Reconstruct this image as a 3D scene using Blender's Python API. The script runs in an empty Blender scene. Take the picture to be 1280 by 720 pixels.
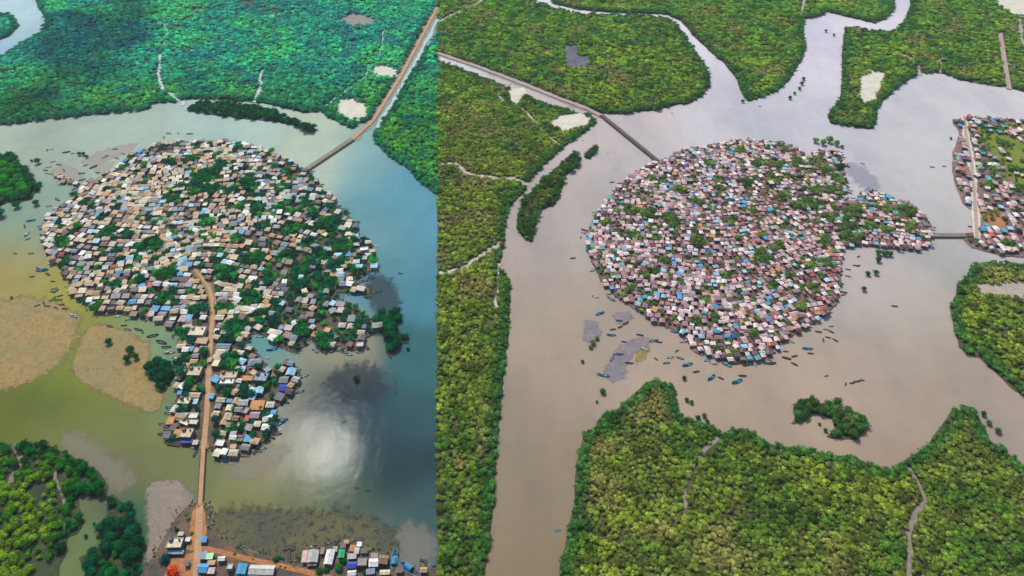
import bpy, math, random
import numpy as np
from mathutils import Vector
from mathutils.geometry import tessellate_polygon

random.seed(7)
rng = np.random.default_rng(7)
sc = bpy.context.scene
COL = sc.collection

# ------------------------------------------------------------------ camera
CAM_H, PITCH, VFOV = 420.0, math.radians(42.0), math.radians(44.0)
FPX = 360.0 / math.tan(VFOV / 2)
cam = bpy.data.cameras.new('camera')
camo = bpy.data.objects.new('camera', cam)
COL.objects.link(camo)
camo.location = (0, 0, CAM_H)
camo.rotation_euler = (math.pi / 2 - PITCH, 0, 0)
cam.sensor_fit = 'VERTICAL'
cam.sensor_height = 24.0
cam.lens = 12.0 / math.tan(VFOV / 2)
cam.clip_start, cam.clip_end = 1.0, 20000.0
sc.camera = camo
SP, CP = math.sin(PITCH), math.cos(PITCH)


def pxdir(u, v):
    x, y = (u - 640.0) / FPX, -(v - 360.0) / FPX
    return x, y * SP + CP, y * CP - SP


def G(u, v):
    """map point (survey grid of the place) -> ground position in metres"""
    x, y, z = pxdir(u, v)
    t = CAM_H / -z
    return t * x, t * y


def GA(P):
    P = np.asarray(P, float)
    x = (P[:, 0] - 640) / FPX
    y = -(P[:, 1] - 360) / FPX
    t = CAM_H / (SP - y * CP)
    return np.stack([t * x, t * (y * SP + CP)], 1)


def GI(W):
    """ground -> survey grid"""
    W = np.asarray(W, float)
    d = W[:, 1] * CP + CAM_H * SP
    yy = (W[:, 1] * SP - CAM_H * CP) / d
    return np.stack([640 + FPX * W[:, 0] / d, 360 - FPX * yy], 1)


def mpp(v):
    """metres per survey unit across at row v"""
    y = -(v - 360.0) / FPX
    return CAM_H / (SP - y * CP) / FPX


def fsh(v):
    """foreshortening of ground depth at row v"""
    a = math.atan2(-pxdir(640, v)[2], pxdir(640, v)[1])
    return math.sin(a) / max(math.cos(a - PITCH), .5)


# ------------------------------------------------------------------ sky, sun, exposure
gx, gy, gz = pxdir(405, 560)
sund = Vector((gx, gy, -gz)).normalized()
SUN_EL = math.asin(sund.z)
SUN_AZ = math.atan2(sund.x, sund.y)
w = bpy.data.worlds.new('World')
sc.world = w
w.use_nodes = True
wn = w.node_tree.nodes
bg = wn['Background']
sky = wn.new('ShaderNodeTexSky')
sky.sky_type = 'NISHITA'
sky.sun_disc = False
sky.sun_elevation = SUN_EL
sky.sun_rotation = SUN_AZ
sky.altitude = 400
sky.dust_density = 2.0
w.node_tree.links.new(sky.outputs[0], bg.inputs[0])
bg.inputs[1].default_value = 0.13
sl = bpy.data.lights.new('sun', 'SUN')
sl.energy = 3.4
sl.angle = math.radians(1.0)
sl.color = (1.0, 0.95, 0.88)
so = bpy.data.objects.new('sun', sl)
COL.objects.link(so)
so.rotation_euler = sund.to_track_quat('Z', 'Y').to_euler()
so.location = sund * 3000
vs = sc.view_settings
vs.view_transform, vs.look, vs.exposure, vs.gamma = 'Standard', 'None', 0.585, 1.0
vs.use_curve_mapping = False
sc.cycles.max_bounces = 6
sc.cycles.transparent_max_bounces = 6

# ------------------------------------------------------------------ small helpers
KC = 0.573
HAZE = 0.00004


def lin(c, k=KC):
    o = []
    for x in c:
        x = x / 255.0
        x = x / 12.92 if x <= 0.04045 else ((x + 0.055) / 1.055) ** 2.4
        o.append(min(x * k, 0.95))
    return tuple(o)


def linA(C, k=KC):
    C = np.asarray(C, float) / 255
    return np.minimum(np.where(C <= 0.04045, C / 12.92, ((C + 0.055) / 1.055) ** 2.4) * k, .95)


def tag(o, label=None, cat=None, group=None, kind=None):
    if label: o['label'] = label
    if cat: o['category'] = cat
    if group: o['group'] = group
    if kind: o['kind'] = kind
    return o


def link(name, me, parent=None, loc=None, rz=None):
    o = bpy.data.objects.new(name, me)
    COL.objects.link(o)
    if parent: o.parent = parent
    if loc is not None: o.location = loc
    if rz is not None: o.rotation_euler = (0, 0, rz)
    return o


def mesh(name, V, F, mats, col=None, fcol=None, uv=None, fmat=None, smooth=False, attrs=None):
    me = bpy.data.meshes.new(name)
    me.from_pydata([tuple(map(float, v)) for v in V], [], [tuple(map(int, f)) for f in F])
    for m in (mats if isinstance(mats, (list, tuple)) else [mats]):
        me.materials.append(m)
    if col is not None:          # per vertex
        a = me.color_attributes.new('Col', 'FLOAT_COLOR', 'POINT')
        C = np.ones((len(V), 4), np.float32)
        C[:, :3] = col
        a.data.foreach_set('color', C.ravel())
    if fcol is not None:         # per face
        a = me.color_attributes.new('Col', 'FLOAT_COLOR', 'CORNER')
        C = np.ones((len(me.loops), 4), np.float32)
        n = [len(f) for f in F]
        C[:, :3] = np.repeat(np.asarray(fcol, np.float32), n, axis=0)
        a.data.foreach_set('color', C.ravel())
    if uv is not None:
        l = me.uv_layers.new(name='UVMap')
        l.data.foreach_set('uv', np.asarray(uv, np.float32).ravel())
    if fmat is not None:
        me.polygons.foreach_set('material_index', np.asarray(fmat, np.int32))
    if attrs:
        for k, val in attrs.items():
            a = me.attributes.new(k, 'FLOAT', 'POINT')
            a.data.foreach_set('value', np.asarray(val, np.float32))
    if smooth:
        me.polygons.foreach_set('use_smooth', np.ones(len(F), bool))
    me.update()
    return me


class MB:
    def __init__(s):
        s.V, s.F = [], []

    def add(s, V, F):
        b = len(s.V)
        s.V += [tuple(v) for v in V]
        s.F += [tuple(i + b for i in f) for f in F]

    def box(s, x0, x1, y0, y1, z0, z1):
        s.add([(x0, y0, z0), (x1, y0, z0), (x1, y1, z0), (x0, y1, z0), (x0, y0, z1), (x1, y0, z1), (x1, y1, z1), (x0, y1, z1)],
              [(0, 3, 2, 1), (4, 5, 6, 7), (0, 1, 5, 4), (1, 2, 6, 5), (2, 3, 7, 6), (3, 0, 4, 7)])

    def tube(s, a, b, r0, r1, n=6):
        a, b = Vector(a), Vector(b)
        d = (b - a).normalized()
        p = d.orthogonal().normalized()
        q = d.cross(p)
        V = []
        for c, r in ((a, r0), (b, r1)):
            for k in range(n):
                t = 2 * math.pi * k / n
                V.append(tuple(c + (p * math.cos(t) + q * math.sin(t)) * r))
        F = [(k, (k + 1) % n, n + (k + 1) % n, n + k) for k in range(n)]
        F += [tuple(range(n))[::-1], tuple(range(n, 2 * n))]
        s.add(V, F)


def vnoise(x, y, seed=0):
    x, y = np.asarray(x, float), np.asarray(y, float)
    xi, yi = np.floor(x), np.floor(y)
    fx, fy = x - xi, y - yi
    fx, fy = fx * fx * (3 - 2 * fx), fy * fy * (3 - 2 * fy)

    def h(a, b):
        t = np.sin(a * 127.1 + b * 311.7 + seed * 74.7) * 43758.5453
        return t - np.floor(t)
    return (h(xi, yi) * (1 - fx) + h(xi + 1, yi) * fx) * (1 - fy) + (h(xi, yi + 1) * (1 - fx) + h(xi + 1, yi + 1) * fx) * fy


def fbm(x, y, seed=0, o=3):
    t, a, s = 0, 1, 0
    for k in range(o):
        t = t + a * vnoise(x * 2 ** k, y * 2 ** k, seed + k * 9)
        s += a
        a *= .5
    return t / s


def inpoly(P, poly):
    P, poly = np.asarray(P, float), np.asarray(poly, float)
    x, y = P[:, 0], P[:, 1]
    ins = np.zeros(len(P), bool)
    for i in range(len(poly)):
        x1, y1 = poly[i]
        x2, y2 = poly[i - 1]
        if y1 == y2: continue
        c = ((y1 > y) != (y2 > y)) & (x < (x2 - x1) * (y - y1) / (y2 - y1) + x1)
        ins ^= c
    return ins


def dline(P, line, closed=False):
    P, L = np.asarray(P, float), np.asarray(line, float)
    d = np.full(len(P), 1e9)
    n = len(L)
    for i in range(n if closed else n - 1):
        a, b = L[i], L[(i + 1) % n]
        ab = b - a
        t = np.clip(((P - a) @ ab) / max(ab @ ab, 1e-9), 0, 1)
        q = a + t[:, None] * ab
        d = np.minimum(d, np.hypot(P[:, 0] - q[:, 0], P[:, 1] - q[:, 1]))
    return d


SEAM = 547.0


def rough_poly(pts, step=5.0, amp=1.3, seed=0):
    """resample an outline in survey units with small natural wiggles (straight along the seam and outside edges)"""
    out = []
    n = len(pts)
    for i in range(n):
        a, b = pts[i], pts[(i + 1) % n]
        L = math.hypot(b[0] - a[0], b[1] - a[1])
        k = max(1, int(L / step))
        fixed = (abs(a[0] - SEAM) < .6 and abs(b[0] - SEAM) < .6) or (a[1] > 725 and b[1] > 725)
        nx, ny = (b[1] - a[1]) / max(L, 1e-6), -(b[0] - a[0]) / max(L, 1e-6)
        for j in range(k):
            t = j / k
            x, y = a[0] + (b[0] - a[0]) * t, a[1] + (b[1] - a[1]) * t
            if not fixed and j > 0:
                o = (float(fbm(x * .13, y * .13, seed)) - .5) * 2 * amp + random.uniform(-.3, .3) * amp
                x += nx * o
                y += ny * o
            out.append((x, y))
    return out


def tess(P2):
    return [tuple(t) for t in tessellate_polygon([[Vector((p[0], p[1], 0)) for p in P2]])]


def land_mesh(name, pts, z, mat, skirt=1.6, amp=1.3, step=5.0, seed=0, drop=-.4):
    px = rough_poly(pts, step, amp, seed)
    W = GA(px)
    n = len(W)
    area = 0.5 * sum(W[i - 1][0] * W[i][1] - W[i][0] * W[i - 1][1] for i in range(n))
    if area < 0:
        W = W[::-1]
    V = [(p[0], p[1], z) for p in W]
    F = []
    for t in tess(W):
        a, b, c = (W[i] for i in t)
        cr = (b[0] - a[0]) * (c[1] - a[1]) - (b[1] - a[1]) * (c[0] - a[0])
        F.append(t if cr > 0 else t[::-1])
    for i in range(n):
        p, q, r = W[i - 1], W[i], W[(i + 1) % n]
        d = np.array([r[1] - p[1], -(r[0] - p[0])])
        d = d / max(np.hypot(*d), 1e-6) * skirt * random.uniform(.6, 1.4)
        u = GI([q])[0]
        if abs(u[0] - SEAM) < 1.0: d = d * 0
        V.append((q[0] + d[0], q[1] + d[1], drop))
    for i in range(n):
        j = (i + 1) % n
        F.append((i, n + i, n + j, j))
    return mesh(name, V, F, mat), W


def soft_mesh(name, pts, z, mat, fade=3.0, amp=1.5, step=5.0, seed=0, col=None):
    px = rough_poly(pts, step, amp, seed)
    W = GA(px)
    n = len(W)
    area = 0.5 * sum(W[i - 1][0] * W[i][1] - W[i][0] * W[i - 1][1] for i in range(n))
    if area < 0:
        W = W[::-1]
    V = [(p[0], p[1], z) for p in W]
    F = []
    for t in tess(W):
        a, b, c = (W[i] for i in t)
        cr = (b[0] - a[0]) * (c[1] - a[1]) - (b[1] - a[1]) * (c[0] - a[0])
        F.append(t if cr > 0 else t[::-1])
    for i in range(n):
        p, q, r = W[i - 1], W[i], W[(i + 1) % n]
        d = np.array([r[1] - p[1], -(r[0] - p[0])])
        d = d / max(np.hypot(*d), 1e-6) * fade * random.uniform(.6, 1.4)
        u = GI([q])[0]
        if abs(u[0] - SEAM) < 1.5: d = d * 0
        V.append((q[0] + d[0], q[1] + d[1], z * .35))
    for i in range(n):
        j = (i + 1) % n
        F.append((i, n + i, n + j, j))
    return mesh(name, V, F, mat, attrs={'edge': [1.0] * n + [0.0] * n})


def ribbon(name, line, width, z, mat, soft=False, wob=0.0, thick=0.0):
    """a strip of given width (metres) along a line in survey units"""
    W = GA(line)
    P = []
    for i in range(len(W) - 1):
        k = max(1, int(np.hypot(*(W[i + 1] - W[i])) / 5))
        for j in range(k): P.append(W[i] + (W[i + 1] - W[i]) * j / k)
    P.append(W[-1])
    P = np.array(P)
    if wob:
        k = np.arange(len(P))
        P[1:-1, 0] += ((fbm(k * .16, k * 0 + P[0, 0], 3) - .5) * wob * 9)[1:-1]
        P[1:-1, 1] += ((fbm(k * .16, k * 0 + P[0, 0], 8) - .5) * wob * 6)[1:-1]
    V, F, E = [], [], []
    n = len(P)
    for i in range(n):
        t = P[min(i + 1, n - 1)] - P[max(i - 1, 0)]
        t = t / max(np.hypot(*t), 1e-6)
        nn = np.array([-t[1], t[0]])
        ww = width(i / (n - 1)) if callable(width) else width
        if wob: ww = ww * (.5 + 1.0 * float(fbm(i * .22, P[0, 0], 4))) * random.uniform(.8, 1.25)
        offs = (-.5, .5) if not soft else (-.75, -.4, .4, .75)
        for o in offs:
            q = P[i] + nn * o * ww
            V.append((q[0], q[1], z))
            E.append(0.0 if soft and abs(o) > .7 else 1.0)
    m = 4 if soft else 2
    for i in range(n - 1):
        for k in range(m - 1):
            a = i * m + k
            F.append((a, a + 1, a + m + 1, a + m)[::-1])
    if thick:
        b = len(V)
        V += [(v[0], v[1], v[2] - thick) for v in V]
        for i in range(n - 1):
            a = i * m
            F.append((a, a + m, b + a + m, b + a)); F.append((a + m - 1, b + a + m - 1, b + a + 2 * m - 1, a + 2 * m - 1))
    return mesh(name, V, F, mat, attrs={'edge': E * (2 if thick else 1)}), P


# ------------------------------------------------------------------ materials
def newmat(name):
    m = bpy.data.materials.new(name)
    m.use_nodes = True
    nt = m.node_tree
    return m, nt, nt.nodes['Principled BSDF'], nt.nodes['Material Output']


def nd(nt, t, **kw):
    n = nt.nodes.new(t)
    for k, v in kw.items():
        if k in ('ins',):
            for kk, vv in v.items(): n.inputs[kk].default_value = vv
        else:
            setattr(n, k, v)
    return n


def mixc(nt, fac, a, b, blend='MIX'):
    n = nd(nt, 'ShaderNodeMix', data_type='RGBA', blend_type=blend)
    for i, x in ((0, fac), (6, a), (7, b)):
        if hasattr(x, 'is_linked'): nt.links.new(x, n.inputs[i])
        elif i == 0: n.inputs[0].default_value = x
        else: n.inputs[i].default_value = (*x, 1) if len(x) == 3 else x
    return n.outputs[2]


def noise(nt, scale, detail=4, rough=.55, vec=None, stretch=None):
    n = nd(nt, 'ShaderNodeTexNoise')
    n.inputs['Scale'].default_value = scale
    n.inputs['Detail'].default_value = detail
    n.inputs['Roughness'].default_value = rough
    if vec is None:
        g = nd(nt, 'ShaderNodeNewGeometry')
        vec = g.outputs['Position']
    if stretch:
        mp = nd(nt, 'ShaderNodeMapping')
        mp.inputs['Scale'].default_value = stretch
        nt.links.new(vec, mp.inputs['Vector'])
        vec = mp.outputs[0]
    nt.links.new(vec, n.inputs['Vector'])
    return n.outputs['Fac']


def ramp(nt, fac, a, b, c0=0.0, c1=1.0):
    n = nd(nt, 'ShaderNodeMapRange')
    n.interpolation_type = 'SMOOTHSTEP'
    for k, v in zip((1, 2, 3, 4), (a, b, c0, c1)): n.inputs[k].default_value = v
    nt.links.new(fac, n.inputs[0])
    return n.outputs[0]


def attrc(nt, name='Col', typ='GEOMETRY'):
    return nd(nt, 'ShaderNodeAttribute', attribute_name=name, attribute_type=typ)


def m_water(name, rough, spec=.5, film=0):
    m, nt, p, out = newmat(name)
    a = attrc(nt)
    s1 = noise(nt, .012, 5, .6, stretch=(1, .45, 1))
    s2 = noise(nt, .09, 4, .6, stretch=(1, .5, 1))
    c = mixc(nt, ramp(nt, s1, .35, .7), a.outputs['Color'], (0.80, 0.83, 0.86), 'MULTIPLY')
    c2 = mixc(nt, ramp(nt, s2, .45, .75, 0, .35), c, (.82, .82, .80), 'MULTIPLY')
    nt.links.new(c2, p.inputs['Base Color'])
    r = ramp(nt, s1, .3, .7, rough - .03, rough + .05)
    nt.links.new(r, p.inputs['Roughness'])
    p.inputs['IOR'].default_value = 1.33
    p.inputs['Specular IOR Level'].default_value = spec
    s3 = noise(nt, .035, 5, .68, stretch=(.55, 1.5, 1))
    c3 = mixc(nt, ramp(nt, s3, .5, .72, 0, .4), c2, (.86, .87, .86), 'MULTIPLY')
    nt.links.new(c3, p.inputs['Base Color'])
    b = nd(nt, 'ShaderNodeBump')        # slow swell and wind lanes, then ripples
    b.inputs['Strength'].default_value = .9
    b.inputs['Distance'].default_value = .42
    nt.links.new(noise(nt, .03, 3, .55, stretch=(1, .6, 1)), b.inputs['Height'])
    b2 = nd(nt, 'ShaderNodeBump')
    b2.inputs['Strength'].default_value = .06
    b2.inputs['Distance'].default_value = .4
    nt.links.new(noise(nt, .22, 4, .6, stretch=(.6, 1.3, 1)), b2.inputs['Height'])
    nt.links.new(b.outputs[0], b2.inputs['Normal'])
    nt.links.new(b2.outputs[0], p.inputs['Normal'])
    if film:
        d = nd(nt, 'ShaderNodeBsdfDiffuse')
        nt.links.new(c3, d.inputs['Color'])
        g = nd(nt, 'ShaderNodeBsdfGlossy', distribution='BECKMANN')
        nt.links.new(ramp(nt, s1, .3, .7, rough - .02, rough + .05), g.inputs['Roughness'])
        nt.links.new(b2.outputs[0], g.inputs['Normal'])
        mx = nd(nt, 'ShaderNodeMixShader')
        mx.inputs[0].default_value = film
        nt.links.new(d.outputs[0], mx.inputs[1])
        nt.links.new(g.outputs[0], mx.inputs[2])
        nt.links.new(mx.outputs[0], out.inputs[0])
    return m


def m_soil(name, cols, scale=.08, rough=.95, soft=False, speck=None, bump=.5, cover=1.0):
    """noise mix of three colours; soft: fades out at its border under a film of water"""
    m, nt, p, out = newmat(name)
    n1 = noise(nt, scale, 5, .6)
    n2 = noise(nt, scale * 5.3, 4, .65)
    c = mixc(nt, ramp(nt, n1, .38, .62), cols[0], cols[1])
    c = mixc(nt, ramp(nt, n2, .5, .68), c, cols[2])
    if speck:
        v = noise(nt, speck[0], 2, .8)
        c = mixc(nt, ramp(nt, v, speck[2], speck[2] + .08), c, speck[1])
    nt.links.new(c, p.inputs['Base Color'])
    p.inputs['Roughness'].default_value = rough
    p.inputs['Specular IOR Level'].default_value = .25
    b = nd(nt, 'ShaderNodeBump')
    b.inputs['Strength'].default_value = bump
    b.inputs['Distance'].default_value = .4
    nt.links.new(n2, b.inputs['Height'])
    nt.links.new(b.outputs[0], p.inputs['Normal'])
    if soft:
        e = attrc(nt, 'edge')
        n3 = noise(nt, .22, 4, .65)
        ad = nd(nt, 'ShaderNodeMath', operation='ADD')
        nt.links.new(e.outputs['Fac'], ad.inputs[0])
        nt.links.new(ramp(nt, n3, .3, .7, -.3, .25), ad.inputs[1])
        f = ramp(nt, ad.outputs[0], .0, .9, 0, cover)
        t = nd(nt, 'ShaderNodeBsdfTransparent')
        mx = nd(nt, 'ShaderNodeMixShader')
        nt.links.new(f, mx.inputs[0])
        nt.links.new(t.outputs[0], mx.inputs[1])
        nt.links.new(p.outputs[0], mx.inputs[2])
        nt.links.new(mx.outputs[0], out.inputs[0])
    return m


def m_leaf():
    m, nt, p, out = newmat('leaf')
    a = attrc(nt, 'tint', 'INSTANCER')
    oi = nd(nt, 'ShaderNodeObjectInfo')
    g = nd(nt, 'ShaderNodeNewGeometry')
    n1 = noise(nt, .55, 3, .6)
    hsv = nd(nt, 'ShaderNodeHueSaturation')
    nt.links.new(a.outputs['Color'], hsv.inputs['Color'])
    ml = nd(nt, 'ShaderNodeMath', operation='MULTIPLY')
    nt.links.new(ramp(nt, n1, .3, .7, .8, 1.2), ml.inputs[0])
    nt.links.new(ramp(nt, g.outputs['Random Per Island'], 0, 1, .62, 1.4), ml.inputs[1])
    nt.links.new(ml.outputs[0], hsv.inputs['Value'])
    nt.links.new(ramp(nt, g.outputs['Random Per Island'], 0, 1, .49, .51), hsv.inputs['Hue'])
    d = nd(nt, 'ShaderNodeBsdfDiffuse')
    tr = nd(nt, 'ShaderNodeBsdfTranslucent')
    mx = nd(nt, 'ShaderNodeMixShader')
    mx.inputs[0].default_value = .3
    nt.links.new(hsv.outputs[0], d.inputs[0])
    nt.links.new(hsv.outputs[0], tr.inputs[0])
    nt.links.new(d.outputs[0], mx.inputs[1])
    nt.links.new(tr.outputs[0], mx.inputs[2])
    nt.links.new(mx.outputs[0], out.inputs[0])
    return m


def m_col(name, rough=.7, var=.18, scale=.6, metal=0, panel=0.0, spec=.3, src='Col', typ='GEOMETRY'):
    m, nt, p, out = newmat(name)
    a = attrc(nt, src, typ)
    n1 = noise(nt, scale, 4, .65)
    hsv = nd(nt, 'ShaderNodeHueSaturation')
    nt.links.new(a.outputs['Color'], hsv.inputs['Color'])
    nt.links.new(ramp(nt, n1, .25, .75, 1 - var * 1.5, 1 + var), hsv.inputs['Value'])
    c = hsv.outputs[0]
    if panel:
        uv = nd(nt, 'ShaderNodeUVMap')
        mp = nd(nt, 'ShaderNodeVectorMath', operation='SNAP')
        mp.inputs[1].default_value = (1.15, 2.4, 1)
        nt.links.new(uv.outputs[0], mp.inputs[0])
        wn_ = nd(nt, 'ShaderNodeTexWhiteNoise', noise_dimensions='2D')
        nt.links.new(mp.outputs[0], wn_.inputs['Vector'])
        h2 = nd(nt, 'ShaderNodeHueSaturation')
        nt.links.new(c, h2.inputs['Color'])
        nt.links.new(ramp(nt, wn_.outputs[0], 0, 1, 1 - panel, 1 + panel), h2.inputs['Value'])
        rust = noise(nt, .35, 5, .7, vec=uv.outputs[0])
        c = mixc(nt, ramp(nt, rust, .58, .72, 0, .55), h2.outputs[0], lin((120, 88, 66)))
        wv = nd(nt, 'ShaderNodeTexWave')
        wv.inputs['Scale'].default_value = 1.6
        nt.links.new(uv.outputs[0], wv.inputs['Vector'])
        b = nd(nt, 'ShaderNodeBump')
        b.inputs['Strength'].default_value = .25
        b.inputs['Distance'].default_value = .06
        nt.links.new(wv.outputs['Fac'], b.inputs['Height'])
        nt.links.new(b.outputs[0], p.inputs['Normal'])
    nt.links.new(c, p.inputs['Base Color'])
    p.inputs['Roughness'].default_value = rough
    p.inputs['Metallic'].default_value = metal
    p.inputs['Specular IOR Level'].default_value = spec
    return m


MW_L = m_water('water_silt_painted_sky', .155, .012, film=.00045)
MW_R = m_water('water_silty_brown', .2, .07)
M_LEAF = m_leaf()
M_ROOF = m_col('roofing', .6, .14, .8, panel=.13)
M_WALL = m_col('wall_render', .9, .2, .7)
M_WOODC = m_col('painted_wood', .6, .15, 1.5, src='tint', typ='INSTANCER')
M_BARK = m_soil('bark', (lin((86, 70, 52)), lin((70, 56, 42)), lin((104, 86, 66))), .8)
M_TIMBER = m_soil('old_timber', (lin((78, 70, 64)), lin((96, 84, 74)), lin((60, 54, 52))), .7)
M_CONC = m_soil('bridge_concrete', (lin((150, 138, 118)), lin((172, 158, 134)), lin((128, 116, 98))), .3)
M_RAIL = m_soil('bridge_railing', (lin((92, 84, 80)), lin((110, 98, 90)), lin((76, 70, 68))), .6)
M_DARK = m_soil('window_dark', (lin((44, 46, 52)), lin((54, 56, 62)), lin((38, 40, 44))), .6)
M_SHORE_L = m_soil('forest_mud_teal', (lin((42, 78, 62)), lin((58, 92, 76)), lin((96, 124, 120))), .035)
M_SHORE_G = m_soil('forest_mud_green', (lin((48, 64, 38)), lin((66, 78, 46)), lin((88, 86, 62))), .04)
M_SHORE_B = m_soil('forest_mud_brown', (lin((74, 78, 42)), lin((96, 88, 58)), lin((62, 60, 44))), .05)
M_VIL_L = m_soil('village_soil', (lin((92, 84, 72)), lin((126, 100, 76)), lin((62, 70, 66))), .06)
M_VIL_R = m_soil('village_soil_mauve', (lin((128, 102, 98)), lin((150, 118, 112)), lin((84, 80, 72))), .07)
M_ORANGE = m_soil('orange_earth', (lin((188, 126, 76)), lin((166, 112, 72)), lin((200, 148, 100))), .12)
M_ROAD = m_soil('dirt_road', (lin((200, 158, 116)), lin((184, 144, 108)), lin((210, 174, 136))), .15, bump=.2)
M_ROADG = m_soil('grey_road', (lin((188, 164, 150)), lin((170, 148, 138)), lin((204, 184, 172))), .15, bump=.2)
M_SAND = m_soil('pale_sand', (lin((226, 220, 198)), lin((210, 204, 184)), lin((234, 230, 214))), .1, soft=True)
M_CREEK_L = m_soil('creek_silt_pale', (lin((170, 196, 190)), lin((156, 182, 178)), lin((190, 206, 198))), .1, rough=.4, soft=True)
M_CREEK_R = m_soil('creek_silt_brown', (lin((186, 172, 150)), lin((172, 160, 142)), lin((202, 190, 172))), .1, rough=.4, soft=True)
M_CREEK_D = m_soil('creek_silt_dull', (lin((150, 138, 118)), lin((138, 128, 108)), lin((164, 150, 130))), .1, rough=.4, soft=True)
M_FLAT = m_soil('mudflat_tan', (lin((160, 130, 62)), lin((142, 128, 70)), lin((138, 112, 54))), .02, soft=True, speck=(.3, lin((124, 106, 58)), .53), rough=.7)
M_FLAT2 = m_soil('mudflat_grey', (lin((134, 118, 98)), lin((120, 110, 98)), lin((146, 126, 100))), .05, soft=True, speck=(.3, lin((104, 94, 84)), .58), rough=.6)
M_FLAT3 = m_soil('mudflat_dark', (lin((92, 92, 70)), lin((112, 106, 68)), lin((76, 80, 68))), .035, soft=True, speck=(.22, lin((62, 66, 60)), .54), rough=.85, cover=.85)
M_FLATP = m_soil('mudflat_pink', (lin((164, 156, 140)), lin((174, 160, 142)), lin((146, 144, 134))), .06, soft=True, rough=.6, cover=.6)
M_FAINT = m_soil('silt_film', (lin((150, 140, 124)), lin((160, 146, 128)), lin((132, 128, 116))), .06, soft=True, rough=.6, cover=.4)
M_POND = m_soil('pond_dark', (lin((62, 62, 84)), lin((92, 94, 110)), lin((50, 54, 70))), .06, soft=True, rough=.6)
M_FAINTB = m_soil('silt_film_blue', (lin((160, 160, 176)), lin((172, 168, 180)), lin((150, 152, 170))), .06, soft=True, rough=.6, cover=.5)
M_DUSK = m_soil('dusky_shoal', (lin((50, 66, 74)), lin((66, 78, 78)), lin((44, 58, 66))), .06, soft=True, speck=(.3, lin((40, 52, 60)), .54), rough=.9, cover=.6)
M_FLATV = m_soil('mudflat_violet', (lin((128, 120, 130)), lin((150, 138, 136)), lin((110, 104, 120))), .09, soft=True, rough=.6, cover=.85)
M_MEADOW = m_soil('marsh_grass', (lin((128, 138, 30)), lin((108, 128, 36)), lin((142, 146, 48))), .09)

# ------------------------------------------------------------------ water
WL = [(20, 170, 176, 187, 173), (120, 165, 172, 188, 174), (300, 160, 173, 194, 187), (400, 185, 184, 195, 178), (460, 200, 135, 176, 180), (500, 240, 101, 158, 178), (530, 285, 96, 153, 175), (475, 290, 112, 158, 165), (500, 340, 98, 149, 160), (535, 360, 80, 138, 156), (525, 450, 62, 110, 115), (440, 500, 40, 62, 76), (400, 490, 44, 66, 78), (460, 540, 48, 70, 78), (490, 570, 48, 70, 76), (362, 475, 156, 154, 130), (425, 450, 150, 146, 126), (330, 440, 104, 156, 156), (500, 520, 58, 90, 98), (410, 560, 150, 158, 152), (480, 600, 46, 68, 72), (520, 680, 78, 106, 106), (440, 620, 80, 98, 82), (372, 620, 108, 115, 82), (300, 620, 134, 130, 80), (20, 510, 104, 112, 54), (70, 500, 95, 110, 52), (110, 520, 114, 120, 64), (200, 560, 122, 130, 80), (150, 590, 122, 116, 94), (182, 640, 66, 106, 80), (180, 700, 54, 98, 70), (210, 520, 120, 138, 92), (215, 430, 122, 150, 120), (180, 400, 130, 150, 106), (110, 395, 148, 148, 76), (85, 370, 158, 154, 78), (30, 295, 148, 160, 128), (20, 330, 158, 146, 92), (60, 255, 142, 165, 152), (60, 190, 160, 172, 158), (30, 270, 124, 154, 144), (105, 450, 134, 140, 66), (75, 470, 128, 138, 60), (160, 530, 120, 126, 72), (40, 20, 186, 212, 222), (15, 62, 160, 196, 212), (250, 600, 124, 130, 92), (320, 590, 150, 146, 112), (80, 545, 118, 120, 72), (110, 690, 112, 128, 84), (30, 640, 110, 118, 70), (330, 670, 120, 120, 90), (470, 670, 92, 104, 96), (380, 560, 150, 148, 128), (150, 560, 122, 124, 80), (200, 600, 120, 124, 80), (520, 644, 65, 92, 94)]  # silt colours, with dark cloud reflection and pale sky glare painted in
WR = [(1000, 150, 192, 191, 200), (950, 140, 192, 192, 198), (1030, 60, 214, 208, 220), (870, 60, 216, 210, 220), (700, 12, 214, 214, 220), (720, 160, 190, 178, 178), (640, 300, 172, 160, 154), (700, 250, 172, 166, 160), (650, 400, 164, 152, 138), (680, 500, 150, 137, 119), (640, 650, 144, 131, 110), (660, 700, 136, 120, 94), (720, 450, 164, 151, 136), (830, 460, 174, 157, 142), (900, 500, 173, 155, 136), (1000, 480, 174, 157, 142), (1100, 480, 172, 157, 143), (1150, 400, 167, 159, 147), (1100, 350, 181, 173, 170), (1150, 200, 190, 190, 192), (1180, 280, 183, 181, 182), (1250, 130, 202, 199, 202), (1110, 565, 162, 143, 126), (1200, 480, 162, 148, 134), (1270, 520, 166, 152, 140), (950, 530, 167, 149, 131), (1170, 330, 178, 175, 172), (700, 600, 144, 131, 111), (760, 160, 192, 184, 184), (1130, 20, 212, 208, 216), (1260, 10, 225, 220, 222), (1200, 130, 198, 196, 200)]


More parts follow.
